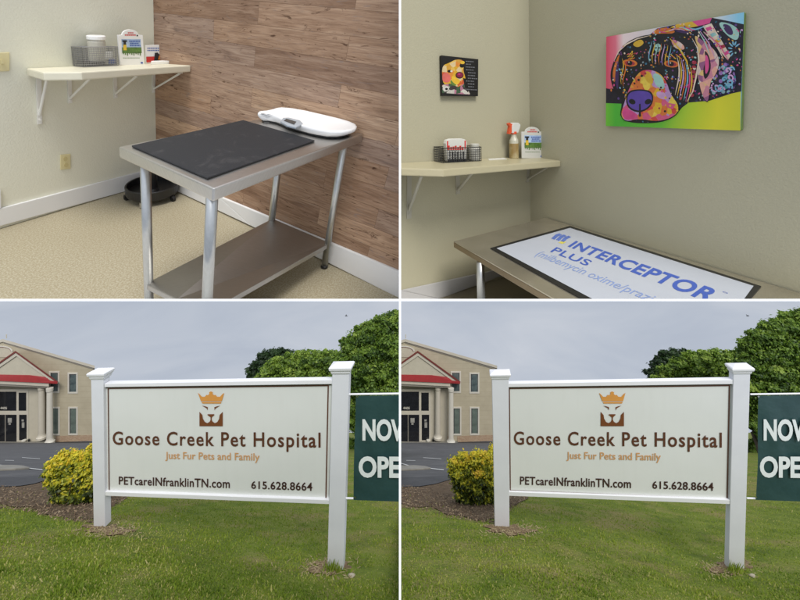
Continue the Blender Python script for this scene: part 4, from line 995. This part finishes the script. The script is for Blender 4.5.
    B = np.array([ghit(p_, x, y) for x, y in zip(px, py)]); hgt = RNG.uniform(.16, .42, n)*np.clip(1.25-np.abs(px-333)/12, .35, 1); sd = np.stack([np.cos(th), np.sin(th), 0*th], 1)*.022
    ln = np.stack([np.cos(th*2.3), np.sin(th*2.3), 0*th], 1)*(hgt*.35)[:, None]; tp = B+ln+np.array([0, 0, 1])*hgt[:, None]
    tag(quads('grass_tuft', np.stack([B-sd, B+sd, tp+sd*.2, tp-sd*.2], 1).reshape(-1, 3), np.repeat(RNG.uniform(.2, .65, n), 4), GRASS), 'tall tuft of grass at the foot of the right sign post, '+side, kind='stuff')
    n = 2600; cx = RNG.uniform(-12, 124, n); cy = np.interp(cx, [-20, 0, 30, 55, 95, 106, 118, 127], [505, 506, 510, 518, 522, 511, 503, 499]); cy = cy-RNG.uniform(-.25, 1, n)**1.5*0-RNG.uniform(-3, 20, n)
    if p_ == 4: cx = np.abs(cx)
    Pc = np.array([ghit(p_, x, y, .05) for x, y in zip(cx, cy)]); tt = RNG.uniform(0, 6.28, n); q1 = np.stack([np.cos(tt), np.sin(tt), RNG.normal(0, .35, n)], 1)*RNG.uniform(.02, .065, n)[:, None]; q2 = np.stack([-np.sin(tt), np.cos(tt), RNG.normal(0, .35, n)], 1)*RNG.uniform(.012, .026, n)[:, None]
    Pc[:, 2] += RNG.uniform(0, .08, n)
    tag(quads('bark_chips', np.stack([Pc-q1-q2, Pc+q1-q2, Pc+q1+q2, Pc-q1+q2], 1).reshape(-1, 3), np.repeat(RNG.uniform(0, 1, n), 4), CHIPS), 'loose bark chips and dead leaves on the mulch bed, '+side, kind='stuff')
    n = 520; cx = np.concatenate([110+RNG.normal(0, 16, n//2), 325+RNG.normal(0, 13, n//2)]); cy = np.concatenate([531+RNG.normal(0, 4, n//2), 568+RNG.normal(0, 5, n//2)])
    Pc = np.array([ghit(p_, x, y, .06) for x, y in zip(cx, cy)]); n = len(Pc); tt = RNG.uniform(0, 6.28, n); q1 = np.stack([np.cos(tt), np.sin(tt), RNG.normal(0, .12, n)], 1)*RNG.uniform(.03, .09, n)[:, None]; q2 = np.stack([-np.sin(tt), np.cos(tt), 0*tt], 1)*.012
    tag(quads('dead_grass', np.stack([Pc-q1-q2, Pc+q1-q2, Pc+q1+q2, Pc-q1+q2], 1).reshape(-1, 3), np.repeat(RNG.uniform(.3, 1, n), 4), STRAW), 'dead grass clippings around the sign posts, '+side, kind='stuff')
    c_ = ghit(p_, 351.5, 577, .05)
    mb = MB(); mb.loft([[c_+Vector((s*.12*math.cos(t)*(1+.3*math.sin(3*t)), s*.09*math.sin(t), z*.5)) for t in np.linspace(0, 6.28, 11)[:-1]] for s, z in ((.7, -.1), (1, .0), (.7, .08))])
    tag(mb.build('pale_stone', mat('pale_stone', (.33, .29, .22), .8, var=.2), None, p_), 'pale flat stone in the grass right of the right post, '+side, 'stone')

    # ------------------------------------------------ sign
    root = thing('hospital_sign', fr.w(S(217, 545)), 'large white pet hospital sign board between two capped white posts, '+side, 'sign', 'pet hospital signs on the lawn')
    nf = .035; dp = .075
    def post(c4, cap, foot):
        P = [S(*c, nf) for c in c4]
        mb = MB(fr); mb.prism(P, (0, 0, -dp)); po = mb.build('post', PW, root, p_, bevel=.02)
        # moulded cap: collar, brim, shallow pyramid
        (x0, x1, y) = cap; a, b = S(x0, y, nf), S(x1, y, nf); u0, u1, v0 = a[0], b[0], (a[1]+b[1])/2
        u = 1/100.0
        def ring(ex, v): return [(u0-ex, v0+v, nf+ex), (u1+ex, v0+v, nf+ex), (u1+ex, v0+v, nf-dp-ex), (u0-ex, v0+v, nf-dp-ex)]
        mb = MB(fr); mb.loft([ring(.004, -.005), ring(.012, .012), ring(.012, .022), ring(.024, .036), ring(.028, .058), ring(.020, .068), ring(-.03, .088)])
        mb.build('post_cap', CAPW, root, p_, bevel=.012)
    post([(90.9, 379.5), (103.2, 379.3), (104.8, 527.5), (93.6, 527.5)], (91.2, 103.6, 379.0), 0) if p_ == 3 else post([(90.7, 379.5), (107.4, 379.2), (108.2, 527.5), (93.6, 527.5)], (91, 107, 379.0), 0)
    post([(332.2, 374.5), (349.0, 373.6), (343.0, 570), (327.2, 570)], (332.3, 348.8, 373.6), 0)
    mb = MB(fr); mb.prism([S(104.0, 386.5), S(332.5, 383.2), S(328.5, 501.5), S(105.5, 493.5)], (0, 0, -.03)); mb.build('sign_board', BOARD, root, p_)
    mb = MB(fr); mb.prism([S(104.4, 383.7, .028), S(333, 379.9, .028), S(333, 384.1, .028), S(104.4, 387.2, .028)], (0, 0, -.06)); mb.build('top_rail', CAPW, root, p_, bevel=.012)
    mb = MB(fr); mb.prism([S(105, 491.8, .028), S(330.5, 500.2, .028), S(330.2, 504.3, .028), S(105.2, 495.8, .028)], (0, 0, -.06)); mb.build('bottom_rail', CAPW, root, p_, bevel=.012)
    mb = MB(fr); mb.poly([S(105, 387.1, .005), S(331, 384, .005), S(331, 385.3, .005), S(105, 388.4, .005)]); mb.build('rail_shadow', RAILSH, root, p_, fill=False)  # dark strip: the top rail's shadow painted onto the board
    oc = [S(*c, .005) for c in ((107.5, 388.2), (328.9, 385.0), (326.5, 499.4), (108.6, 490.9))]; ic = [S(*c, .005) for c in ((108.6, 389.1), (327.6, 386.2), (325.3, 498.3), (109.6, 490.0))]
    mb = MB(fr)
    for i in range(4): mb.poly([oc[i], oc[(i+1) % 4], ic[(i+1) % 4], ic[i]])
    mb.build('border_line', BRN, root, p_, fill=False)
    n_ = .0055
    words(fr, 'Goose Creek Pet Hospital', [S(112.6, 444.7, n_), S(320.6, 447.6, n_), S(320.6, 432.6, n_), S(112.6, 431.6, n_)], 'name_lettering', BRN, root, p_, .015, 1.14)
    words(fr, 'Just Fur Pets and Family', [S(165.2, 458.8, n_), S(259.6, 460.7, n_), S(259.6, 453.2, n_), S(165.2, 451.8, n_)], 'tagline_lettering', ORT, root, p_, .014, 1.02)
    words(fr, 'PETcareINfranklinTN.com', [S(118.7, 484.6, n_), S(229.8, 488.2, n_), S(229.8, 479.3, n_), S(118.7, 476.5, n_)], 'web_lettering', TXT, root, p_, .018, 1.05)
    words(fr, '615.628.8664', [S(251.2, 488.7, n_), S(312.3, 490.9, n_), S(312.3, 482.7, n_), S(251.2, 481.2, n_)], 'phone_lettering', TXT, root, p_, .018, 1.05)
    def G_(x, y, d=0.0): return S(178.7+x/10, 380+y/10, n_+d)
    mb = MB(fr)
    mb.mi = 0; crown = [(190, 130), (204, 138), (232, 168), (262, 168), (276, 148), (290, 152), (306, 140), (303, 122), (322, 114), (341, 122), (338, 140), (354, 152), (368, 148), (384, 168), (412, 168), (440, 138), (455, 130), (449, 148), (431, 212), (222, 212), (200, 150)]
    mb.poly([G_(*c) for c in crown]); mb.poly([G_(*c) for c in ((226, 219), (428, 219), (420, 236), (238, 236))])
    mb.mi = 1
    mb.poly([G_(*c) for c in ((207, 318), (236, 350), (242, 388), (262, 420), (286, 431), (308, 418), (318, 400), (318, 374), (285, 348), (292, 342), (352, 342), (358, 348), (330, 374), (330, 400), (340, 418), (362, 431), (386, 420), (404, 388), (409, 350), (440, 318), (440, 462), (207, 462))])
    for sg in (1, -1): mb.poly([G_(*((x if sg > 0 else 647-x), y)) for x, y in ((232, 256), (262, 262), (291, 272), (289, 303), (278, 283), (256, 270))][::sg])
    mb.build('lion_emblem', [ORA, BRNL], root, p_, fill=False)

    # ------------------------------------------------ banner on its two rods
    root = thing('open_banner', fr.w(S(380, 499)), 'dark green vinyl banner with white lettering hung right of the sign post, '+side, 'banner', 'green banners beside the signs')
    R0, Rt = S(349, 394.3), S(400, 393.6); B0, Bt = S(345.5, 498.2), S(400, 499.6)
    L_ = 2.7
    def along(a, b, k): return a+(b-a)*k
    mb = MB(fr); mb.tube([R0, along(R0, Rt, L_)], .0085, 8); mb.build('rod', CAPW, root, p_)
    mb = MB(fr); mb.tube([B0, along(B0, Bt, L_)], .0085, 8); mb.build('rod', CAPW, root, p_)
    C = [S(356.2, 395.2), S(400, 394.6), S(400, 500.6), S(353.8, 499.0)]
    k_ = 2.45
    mb = MB(fr); nx, ny = 40, 14; ids = []
    for i in range(nx+1):
        s = i/nx*k_
        row = []
        for j in range(ny+1):
            t = j/ny; P = (C[0]+(C[1]-C[0])*s)*(1-t)+(C[3]+(C[2]-C[3])*s)*t
            row.append(mb.pt(P+np.array([0, 0, (.012*math.sin(s*4+t*2)+.005*math.sin(s*11-t*7))*math.sin(t*math.pi)+.012])))
        ids.append(row)
    for i in range(nx):
        for j in range(ny): mb.face((ids[i][j], ids[i+1][j], ids[i+1][j+1], ids[i][j+1]))
    mb.build('banner_cloth', GRN, root, p_, smooth=True, fill=False)
    for gx, gy_ in ((357.3, 396.6), (354.9, 497.4)):
        c_ = S(gx, gy_, .022); mb = MB(fr)
        for k in range(12):
            a0, a1 = k*math.pi/6, (k+1)*math.pi/6
            mb.poly([c_+np.array([math.cos(t)*r_, math.sin(t)*r_, 0])*.0085 for t, r_ in ((a0, 1), (a1, 1), (a1, .45), (a0, .45))])
        mb.build('grommet', FORK, root, p_, fill=False)
    def line(word, x0, x1, yb, yt, xe):
        # condensed capitals; the word runs on past the picture edge
        a, b = S(x0, yb, .026), S(x1, yb+.6, .026); c_, d_ = S(x1, yt+.3, .026), S(x0, yt, .026); k = (xe-x0)/(x1-x0)
        mb = MB(fr); add_text(mb, word, [a, a+(b-a)*k, d_+(c_-d_)*k, d_], .036, 1.0); mb.build('banner_lettering', BWH, root, p_, fill=False)
    line('NOW', 362.4, 400, 440.6, 419.2, 412.5); line('OPEN', 358.6, 400, 477.4, 456.4, 416.5)

    # ------------------------------------------------ building
    Db = float(ghit(p_, 30, 442.6).y)
    def Bp(x, y, dz=0.0):
        d = Db; k = d/F; return Vector(((x+o-PX)*k, d-dz, -(y-PY)*k))
    u = Db/F                                           # one picture point on the facade
    BD = Vector(((94+o-PX)/F, 1, -GM*.9))              # the wings run back down the slope of the lot
    root = thing('office_building', Bp(30, 443), 'beige two storey building with gabled portico and red trim, '+side, 'building', 'beige buildings across the lot')
    BR_ = Vector((0, 1, 0))*(60*u)
    def slab(pts, dz, th, name, m, parent=root, bevel=0):
        mb = MB(); mb.prism([Bp(*q, dz) for q in pts], BD*th); return mb.build(name, m, parent, p_, bevel=bevel)
    slab([(-84, 442.5), (93.6, 440.6), (93.6, 366.2), (4, 340.5), (-84, 366.4)], 0, 30*u, 'wall', SID)
    mb = MB(); mb.prism([Bp(4, 338.6, 1.2*u), Bp(95.6, 365.2, 1.2*u), Bp(95.6, 367.8, 1.2*u), Bp(4, 341.4, 1.2*u)], BD*(31*u)); mb.prism([Bp(4, 338.6, 1.2*u), Bp(4, 341.4, 1.2*u), Bp(-87, 367.6, 1.2*u), Bp(-87, 365, 1.2*u)], BD*(31*u)); mb.build('roof', TRIM, root, p_)
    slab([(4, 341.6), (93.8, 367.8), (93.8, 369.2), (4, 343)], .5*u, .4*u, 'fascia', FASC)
    if p_ == 3 or True:
        mb = MB(); mb.tube([Bp(4.4, 339, -2*u), Bp(4.4, 335, -2*u)], .45*u, 8); mb.build('vent_pipe', TRIM, root, p_)
    slab([(56, 435.8), (93.8, 434.6), (93.8, 440.7), (56, 441.8)], .5*u, .4*u, 'brick_base', BRCK)
    slab([(-60, 437), (52, 435.9), (52, 441.9), (-60, 442.5)], .5*u, .4*u, 'brick_base', BRCK)
    for (x0, y0, x1, y1, g) in ((50.8, 372.6, 58.2, 391.2, GLS), (69.4, 373.9, 76.6, 391.8, GLS), (52.2, 408.2, 58.6, 433.6, GLSG), (69.9, 408.2, 76.6, 433.4, GLSG), (-50, 373.9, -42.7, 391.8, GLS), (-68, 373.9, -60.7, 391.8, GLS), (-50, 408.2, -43, 433.4, GLSG), (-68, 408.2, -61, 433.4, GLSG)):
        if p_ == 4 and x0 < 0: continue
        mb = MB()
        for (a, b, c_, d_) in ((x0-1.4, y0-1.4, x1+1.4, y0), (x0-1.4, y1, x1+1.4, y1+1.5), (x0-1.4, y0, x0, y1), (x1, y0, x1+1.4, y1)):
            mb.prism([Bp(a, b, .5*u), Bp(c_, b, .5*u), Bp(c_, d_, .5*u), Bp(a, d_, .5*u)], (0, .48*u, 0))
        w_ = mb.build('window', TRIMW, root, p_)
        mb = MB(); mb.poly([Bp(x0, y0, .08*u), Bp(x1, y0, .08*u), Bp(x1, y1, .08*u), Bp(x0, y1, .08*u)]); pane = mb.build('pane', g, w_, p_, fill=False)
        mb = MB()
        for (a, b, c_, d_) in ((x0, y0, x0+.8, y1), (x0, y0, x1, y0+.7), (x1-.5, y0, x1, y1)): mb.poly([Bp(a, b, .2*u), Bp(c_, b, .2*u), Bp(c_, d_, .2*u), Bp(a, d_, .2*u)])
        mb.build('sash', mat('sash_dark', (.05, .05, .055), .5), w_, p_, fill=False)
    # arched vent in the gable
    arc = [(2+11.5*math.cos(t), 351-5.5*math.sin(t)) for t in np.linspace(0, math.pi, 15)]
    slab([(13.5, 357)]+arc+[(-9.5, 357)], .5*u, .4*u, 'gable_vent', PEDI)
    mb = MB(); 
    for q0, q1 in zip(arc, arc[1:]): mb.prism([Bp(*q0, 1*u), Bp(*q1, 1*u), Bp(2+(q1[0]-2)*.86, 351+(q1[1]-351)*.8, 1*u), Bp(2+(q0[0]-2)*.86, 351+(q0[1]-351)*.8, 1*u)], (0, .5*u, 0))
    mb.build('vent_trim', TRIMW, root, p_)
    mb = MB()
    for q0, q1 in zip(arc, arc[1:]): mb.poly([Bp(2+(q0[0]-2)*.86, 351+(q0[1]-351)*.8, .7*u), Bp(2+(q1[0]-2)*.86, 351+(q1[1]-351)*.8, .7*u), Bp(2+(q1[0]-2)*.80, 351+(q1[1]-351)*.68, .7*u), Bp(2+(q0[0]-2)*.80, 351+(q0[1]-351)*.68, .7*u)])
    mb.build('vent_arch', REDD, root, p_, fill=False)
    # portico, standing forward of the wall
    pf = 10*u
    def Pp(x, y, dz=0.0):
        d = Db-pf; k = d/F; return Vector(((x+o-PX)*k, d-dz, -(y-PY)*k))
    def pslab(pts, dz, th, name, m, bevel=0, parent=root):
        mb = MB(); mb.prism([Pp(*q, dz) for q in pts], BD*th); return mb.build(name, m, parent, p_, bevel=bevel)
    pslab([(16.8, 355), (48.5, 378), (-15, 377)], -.6*u, 9*u, 'pediment', PEDI)
    pslab([(16.5, 352.2), (56, 381), (51, 380.5), (48, 378.4), (16.7, 355.8)], .4*u, 8*u, 'rake_trim', TRIM); pslab([(16.5, 352.2), (16.7, 355.8), (-15, 377.5), (-22, 380)], .4*u, 8*u, 'rake_trim', TRIM)
    mb = MB(); mb.prism([Pp(16.4, 350.4, 1*u), Pp(58.6, 380.8, 1*u), Pp(57, 381.8, 1*u), Pp(16.4, 352.3, 1*u)], BD*(9*u)); mb.prism([Pp(16.4, 350.4, 1*u), Pp(16.4, 352.3, 1*u), Pp(-26, 381.8, 1*u), Pp(-27, 380.6, 1*u)], BD*(9*u)); mb.build('portico_roof', REDD, root, p_)
    mb = MB(); mb.prism([Pp(-27, 374, .2*u), Pp(30, 375, .2*u), Pp(46.5, 377, .2*u), Pp(50.5, 380, .9*u), Pp(58.6, 381, 1.2*u), Pp(58.2, 383.2, 1.2*u), Pp(40, 382.2, 1.2*u), Pp(-27, 379.2, 1.2*u)], BD*(5*u)); mb.build('red_eave', REDM, root, p_)
    pslab([(-26, 379.4), (40, 382.3), (48.8, 383.2), (48.8, 386.4), (-26, 382.6)], .1*u, 8.5*u, 'fascia_beam', TRIM)
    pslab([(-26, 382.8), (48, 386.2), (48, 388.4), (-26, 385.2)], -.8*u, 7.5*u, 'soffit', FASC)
    def col(x0, x1, y0, y1, m, dz, nm='column'):
        c_ = Pp((x0+x1)/2, y1, dz); r_ = (x1-x0)/2*u*.94; H = (y1-y0)*u*.94
        mb = MB(); mb.loft([[c_+Vector((r_*s*math.cos(t), r_*s*math.sin(t), z*H)) for t in np.linspace(0, 2*math.pi, 17)[:-1]] for s, z in ((1.6, 0), (1.6, .035), (1.3, .05), (1.08, .075), (1.0, .1), (.92, .93), (1.1, .95), (1.15, 1))]); mb.build(nm, m, root, p_, smooth=False)
    col(47.0, 52.4, 386, 443.2, TRIMW, 0); col(34.2, 39.9, 387, 441.6, TRIM, -5*u); col(-18.5, -13, 385, 443.4, TRIMW, 0)
    slab([(28, 388), (46, 388.5), (46, 441.8), (28, 441.8)], 1*u, .9*u, 'portico_side', PEDI)
    # glazed entrance
    slab([(-9, 388.5), (29.5, 388.5), (29.5, 441.6), (-9, 441.9)], 1.2*u, 1.0*u, 'door_frame', TRIM)
    for (x0, y0, x1, y1) in ((-4, 391, 17.6, 410), (19.9, 392, 27.4, 410), (-4, 414, 17.8, 440.8), (20.4, 414, 27.8, 439.4)):
        mb = MB(); mb.poly([Bp(x0, y0, 1.35*u), Bp(x1, y0, 1.35*u), Bp(x1, y1, 1.35*u), Bp(x0, y1, 1.35*u)]); mb.build('door_glass' if y0 > 411 else 'transom_glass', DOORG, root, p_, fill=False)
    mb = MB(); mb.prism([Bp(6.4, 414, 1.6*u), Bp(7.2, 414, 1.6*u), Bp(7.2, 440.8, 1.6*u), Bp(6.4, 440.8, 1.6*u)], (0, .2*u, 0)); mb.build('door_stile', FASC, root, p_)
    mb = MB()
    add_text(mb, '4405', [Vector(Bp(1.8, 408.4, 1.5*u)), Vector(Bp(8.4, 408.6, 1.5*u)), Vector(Bp(8.4, 406.2, 1.5*u)), Vector(Bp(1.8, 406.0, 1.5*u))], .02); mb.build('house_number', TRIMW, root, p_, fill=False)
    for (x0, y0, x1, y1) in ((9.2, 417.2, 13.2, 421.8), (10, 422.2, 12.2, 424), (23, 418.6, 25.2, 420.6), (23.2, 421.4, 25.8, 427)):
        mb = MB(); mb.poly([Bp(x0, y0, 1.5*u), Bp(x1, y0, 1.5*u), Bp(x1, y1, 1.5*u), Bp(x0, y1, 1.5*u)]); mb.build('door_notice', mat('door_notice_paper', (.30, .29, .26), .6, var=.3, vs=.8), root, p_, fill=False)
    pslab([(-30, 442.8), (55.4, 441.4), (55.4, 443.2), (-30, 444.8)], .8*u, 12*u, 'entrance_step', CONC)
    # planter by the door
    c_ = Bp(26.8, 440.6, 3*u); mb = MB(); mb.loft([[c_+Vector((r_*u*math.cos(t), r_*u*math.sin(t), z*u)) for t in np.linspace(0, 2*math.pi, 13)[:-1]] for r_, z in ((1.3, -.4), (1.9, 1.6), (2.0, 2.4), (1.6, 2.5))]); tag(mb.build('planter', TRIMW, None, p_), 'white planter beside the glass entrance doors, '+side, 'planter')
    c_ = Bp(31.6, 440.6, 3*u); mb = MB(); mb.loft([[c_+Vector((r_*u*math.cos(t), r_*u*math.sin(t), z*u)) for t in np.linspace(0, 2*math.pi, 13)[:-1]] for r_, z in ((.8, -.4), (.9, 2.9), (.7, 3.3))]); tag(mb.build('trash_bin', BLACKP, None, p_), 'small dark bin beside the white planter at the entrance, '+side, 'bin')

    # ------------------------------------------------ shrubs
    def shrub(name, blobs, dist, dens, size, label, stem):
        P, Nn, T = blobpts(p_, blobs, dist, dens, 2, .9); P, Nn, T = keep(p_, P, Nn, T)
        z0, z1 = P[:, 2].min(), P[:, 2].max(); rel = (P[:, 2]-z0)/(z1-z0)
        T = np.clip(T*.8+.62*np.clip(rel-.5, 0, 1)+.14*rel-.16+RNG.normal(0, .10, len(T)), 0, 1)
        root = thing(name, stem, label, 'shrub')
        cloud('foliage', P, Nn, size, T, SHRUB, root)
        mb = MB(); top = Vector(P.mean(axis=0))
        for k in range(6): mb.tube([stem+Vector((.12*math.cos(k*1.05), .12*math.sin(k*1.05), -.05)), stem*.5+top*.5+Vector((.5*math.cos(k*1.05), .5*math.sin(k*1.05), 0)), top+Vector((.9*math.cos(k*1.05), .9*math.sin(k*1.05), .2))], [.06, .04, .02], 6)
        mb.build('stem', BARK, root, p_)
    st = ghit(p_, 69, 504); ds = float(st.y)
    shrub('shrub', [(69+(x-69)*.93+1.5, 504+(y-504)*.96, r*.84, *z) for x, y, r, *z in [(53, 465, 10), (64, 461, 11), (78, 458, 11), (87, 463, 10), (56, 474, 11), (70, 474, 14), (84, 474, 12), (62, 485, 12), (76, 487, 14), (88, 486, 10), (62, 495, 10), (74, 497, 11), (85, 496, 9), (91, 478, 9, .03), (50, 470, 5), (72, 455, 5), (84, 455, 5), (58, 458, 4)]], ds, 26, .088, 'rounded yellow green shrub with orange tips in the mulch bed, '+side, st)
    st = ghit(p_, 97, 486); d2 = float(st.y)
    shrub('shrub', [(93, 449, 5.5), (98, 452, 7), (96, 461, 8), (101, 468, 8), (95, 474, 7)], d2, 30, .10, 'second yellow shrub mostly hidden behind the left sign post, '+side, st)

    # ------------------------------------------------ trees
    def tree(name, blobs, dist, dens, size, m, trunk, label, squash=.85, tb=0):
        sat = []
        for b_ in blobs:
            for _ in range(3):
                t = RNG.uniform(-.3, math.pi+.3); rr_ = b_[2]*RNG.uniform(.92, 1.22); sat.append((b_[0]+rr_*math.cos(t), b_[1]-rr_*math.sin(t)*.9, b_[2]*RNG.uniform(.16, .34)))
        allb = list(blobs)+sat
        P, Nn, T = blobpts(p_, allb, dist, dens, 2, squash); P, Nn, T = keep(p_, P, Nn, T); T = np.clip(T+tb, 0, 1)
        k = dist/F
        def q(x, y, dz=0): return Vector(((x+o-PX)*k, dist+dz, -(y-PY)*k))
        base = ghit(p_, trunk[0], 455); base = Vector((q(trunk[0], 0).x, dist, -float(gy(p_, (trunk[0]+o-PX)/F, dist))))
        root = thing(name, base, label, 'tree')
        mb = MB(); t0 = q(*trunk)
        w_ = trunk[2]*k if len(trunk) > 2 else 1.6*k
        mb.tube([base-Vector((0, 0, .3)), base*.6+t0*.4, t0], [w_*1.25, w_*.9, w_*.7], 10); mb.build('trunk', BARK, root, p_)
        for b_ in sorted(blobs, key=lambda b: -b[2])[:7]:
            e = q(b_[0], b_[1], (b_[3] if len(b_) > 3 else 0)*dist)
            mb = MB(); mb.tube([t0-Vector((0, 0, w_)), t0*.5+e*.5+Vector((0, 0, .25*w_)), e], [w_*.5, w_*.34, w_*.14], 7); mb.build('limb', BARK, root, p_)
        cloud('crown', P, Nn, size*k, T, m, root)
    xr = (lambda b: [q for q in b if q[0]-q[2]*.3 < 398]) if p_ == 3 else (lambda b: b)
    tree('dark_tree', [(262, 366, 9), (270, 358, 9), (280, 357, 8), (288, 362, 9), (256, 374, 8), (268, 374, 12), (284, 374, 13), (275, 388, 14), (262, 388, 12), (292, 386, 14)], 150, 30, 1.4, LEAFD, (276, 400), 'small dark evergreen tree behind the left end of the tree line, '+side)
    tree('broadleaf_tree', [(268, 372, 8), (279, 366, 9), (291, 362, 9), (302, 361, 9), (285, 378, 12), (300, 375, 14), (272, 385, 13), (262, 384, 9), (290, 396, 18), (268, 402, 16), (306, 390, 14)], 118, 32, 1.35, LEAFM, (288, 420), 'bright yellow green tree rising behind the sign, left of the other trees, '+side, tb=.06)
    tree('broadleaf_tree', [(309, 359, 8), (320, 360, 10), (331, 361, 9), (341, 362, 9), (313, 372, 12), (328, 376, 14), (341, 377, 13), (320, 395, 18), (338, 400, 17)], 108, 32, 1.35, LEAFM, (326, 420), 'yellow green tree right behind the right sign post, '+side)
    big = [(347, 345, 7), (356, 338, 9), (368, 335, 11), (376, 328, 9), (388, 324, 11), (398, 322, 11), (408, 326, 12), (420, 334, 13), (352, 354, 10), (364, 352, 13), (379, 348, 15), (393, 345, 16), (408, 348, 16), (345, 364, 9), (358, 368, 13), (372, 368, 15), (388, 366, 16), (402, 370, 17), (350, 382, 12), (364, 386, 14), (382, 386, 16), (400, 390, 17), (354, 402, 12), (370, 408, 15), (390, 410, 17), (356, 422, 10), (374, 428, 14), (394, 430, 16), (428, 356, 16), (424, 380, 17), (420, 405, 17)]
    tree('shade_tree', xr(big), 84, 28, 1.4, LEAFG, (360, 438, 2.2), 'tall full green shade tree behind the green banner, '+side)
    # understorey along the far edge of the lawn
    hedge = [(340+i*6.2+(3 if i % 2 else 0), 444+2*math.sin(i*1.7), 5.5+1.3*math.sin(i*2.3)) for i in range(14)]
    P, Nn, T = blobpts(p_, xr(hedge), 88, 30, 2); P, Nn, T = keep(p_, P, Nn, T)
    tag(cloud('undergrowth', P, Nn, .42, T*.7, LEAFG), 'dark undergrowth along the far edge of the lawn under the shade tree, '+side, kind='stuff')

    # ------------------------------------------------ bird
    k = 60/F; c_ = Vector(((346.3+o-PX)*k, 60, -(316.0-PY)*k)); s = .13
    root = thing('bird', c_, 'tiny dark bird flying in the grey sky above the trees, '+side, 'bird', 'birds in the sky')
    mb = MB(); mb.loft([[c_+Vector((x*s*2, r_*s*math.cos(t), r_*s*math.sin(t))) for t in np.linspace(0, 6.28, 9)[:-1]] for x, r_ in ((-1, .05), (-.6, .3), (0, .42), (.5, .34), (.8, .26), (1.05, .05))]); mb.build('body', DARKP, root, p_)
    for sg in (-1, 1):
        mb = MB(); mb.prism([c_+Vector(q)*s for q in ((-.6, 0, .1), (.5, 0, .1), (.2, sg*1.1, .9), (-.3, sg*2.0, 1.5), (-.6, sg*1.0, .8))], (0, 0, .02)); mb.build('wing', DARKP, root, p_)
for p_ in (3, 4): outdoors(p_)

# ================================================================== sky, sun, camera
wd = bpy.data.worlds.new('World'); SC.world = wd; wd.use_nodes = True; nt = wd.node_tree
bg = nt.nodes['Background']; tc = N(nt, 'ShaderNodeTexCoord')
EL, AZ = math.radians(56), math.radians(200)
mp = N(nt, 'ShaderNodeMapping', vector_type='POINT'); mp.inputs['Rotation'].default_value = (math.radians(42), 0, 0); nt.links.new(tc.outputs['Generated'], mp.inputs['Vector'])
sky = N(nt, 'ShaderNodeTexSky', sky_type='NISHITA'); sky.sun_disc = False; sky.sun_elevation = EL; sky.sun_rotation = AZ; sky.dust_density = 4; nt.links.new(mp.outputs[0], sky.inputs[0])
skc = mixc(nt, 1, sky.outputs[0], (.10, .10, .10), 'MULTIPLY')
# overcast deck: soft banks of grey, brightened overhead and behind the camera as fill
m2 = N(nt, 'ShaderNodeMapping'); m2.inputs['Scale'].default_value = (1.0, 1.0, 3.4); m2.inputs['Location'].default_value = (.3, .2, .1); nt.links.new(tc.outputs['Generated'], m2.inputs['Vector'])
n1_ = noise(nt, m2.outputs[0], 2.6, 7, .52, .6)
clc = ramp(nt, n1_, [(.25, (.44, .487, .58)), (.44, (.515, .56, .64)), (.60, (.575, .612, .68)), (.8, (.66, .69, .74))])
sx = N(nt, 'ShaderNodeSeparateXYZ'); nt.links.new(tc.outputs['Generated'], sx.inputs[0])
dz = N(nt, 'ShaderNodeVectorMath', operation='DOT_PRODUCT'); nt.links.new(tc.outputs['Generated'], dz.inputs[0]); dz.inputs[1].default_value = (.08, -.5, .86)
mr = N(nt, 'ShaderNodeMapRange', interpolation_type='SMOOTHSTEP'); mr.inputs[1].default_value = -.15; mr.inputs[2].default_value = .9; mr.inputs[3].default_value = 1.0; mr.inputs[4].default_value = 1.85; nt.links.new(dz.outputs['Value'], mr.inputs[0])
mu = N(nt, 'ShaderNodeVectorMath', operation='SCALE'); nt.links.new(clc, mu.inputs[0]); nt.links.new(mr.outputs[0], mu.inputs[3])
fin = mixc(nt, .92, skc, mu.outputs[0]); nt.links.new(fin, bg.inputs['Color']); bg.inputs['Strength'].default_value = 1.0

su = bpy.data.lights.new('sun', 'SUN'); su.energy = 2.6; su.angle = math.radians(24); su.color = (1, .965, .91)
so = bpy.data.objects.new('sun', su); COL.objects.link(so); so.location = (0, -4, 12)
so.rotation_euler = Vector((-.2, .65, -.73)).to_track_quat('-Z', 'Y').to_euler()

cam = bpy.data.cameras.new('camera'); cam.sensor_width = 36; cam.lens = 18; cam.shift_y = -.125; cam.clip_end = 6000; cam.clip_start = .05
co = bpy.data.objects.new('camera', cam); COL.objects.link(co); co.rotation_euler = (math.pi/2, 0, 0); SC.camera = co
SC.view_settings.view_transform = 'Standard'; SC.view_settings.look = 'None'; SC.view_settings.exposure = 0
SC.cycles.max_bounces = 6
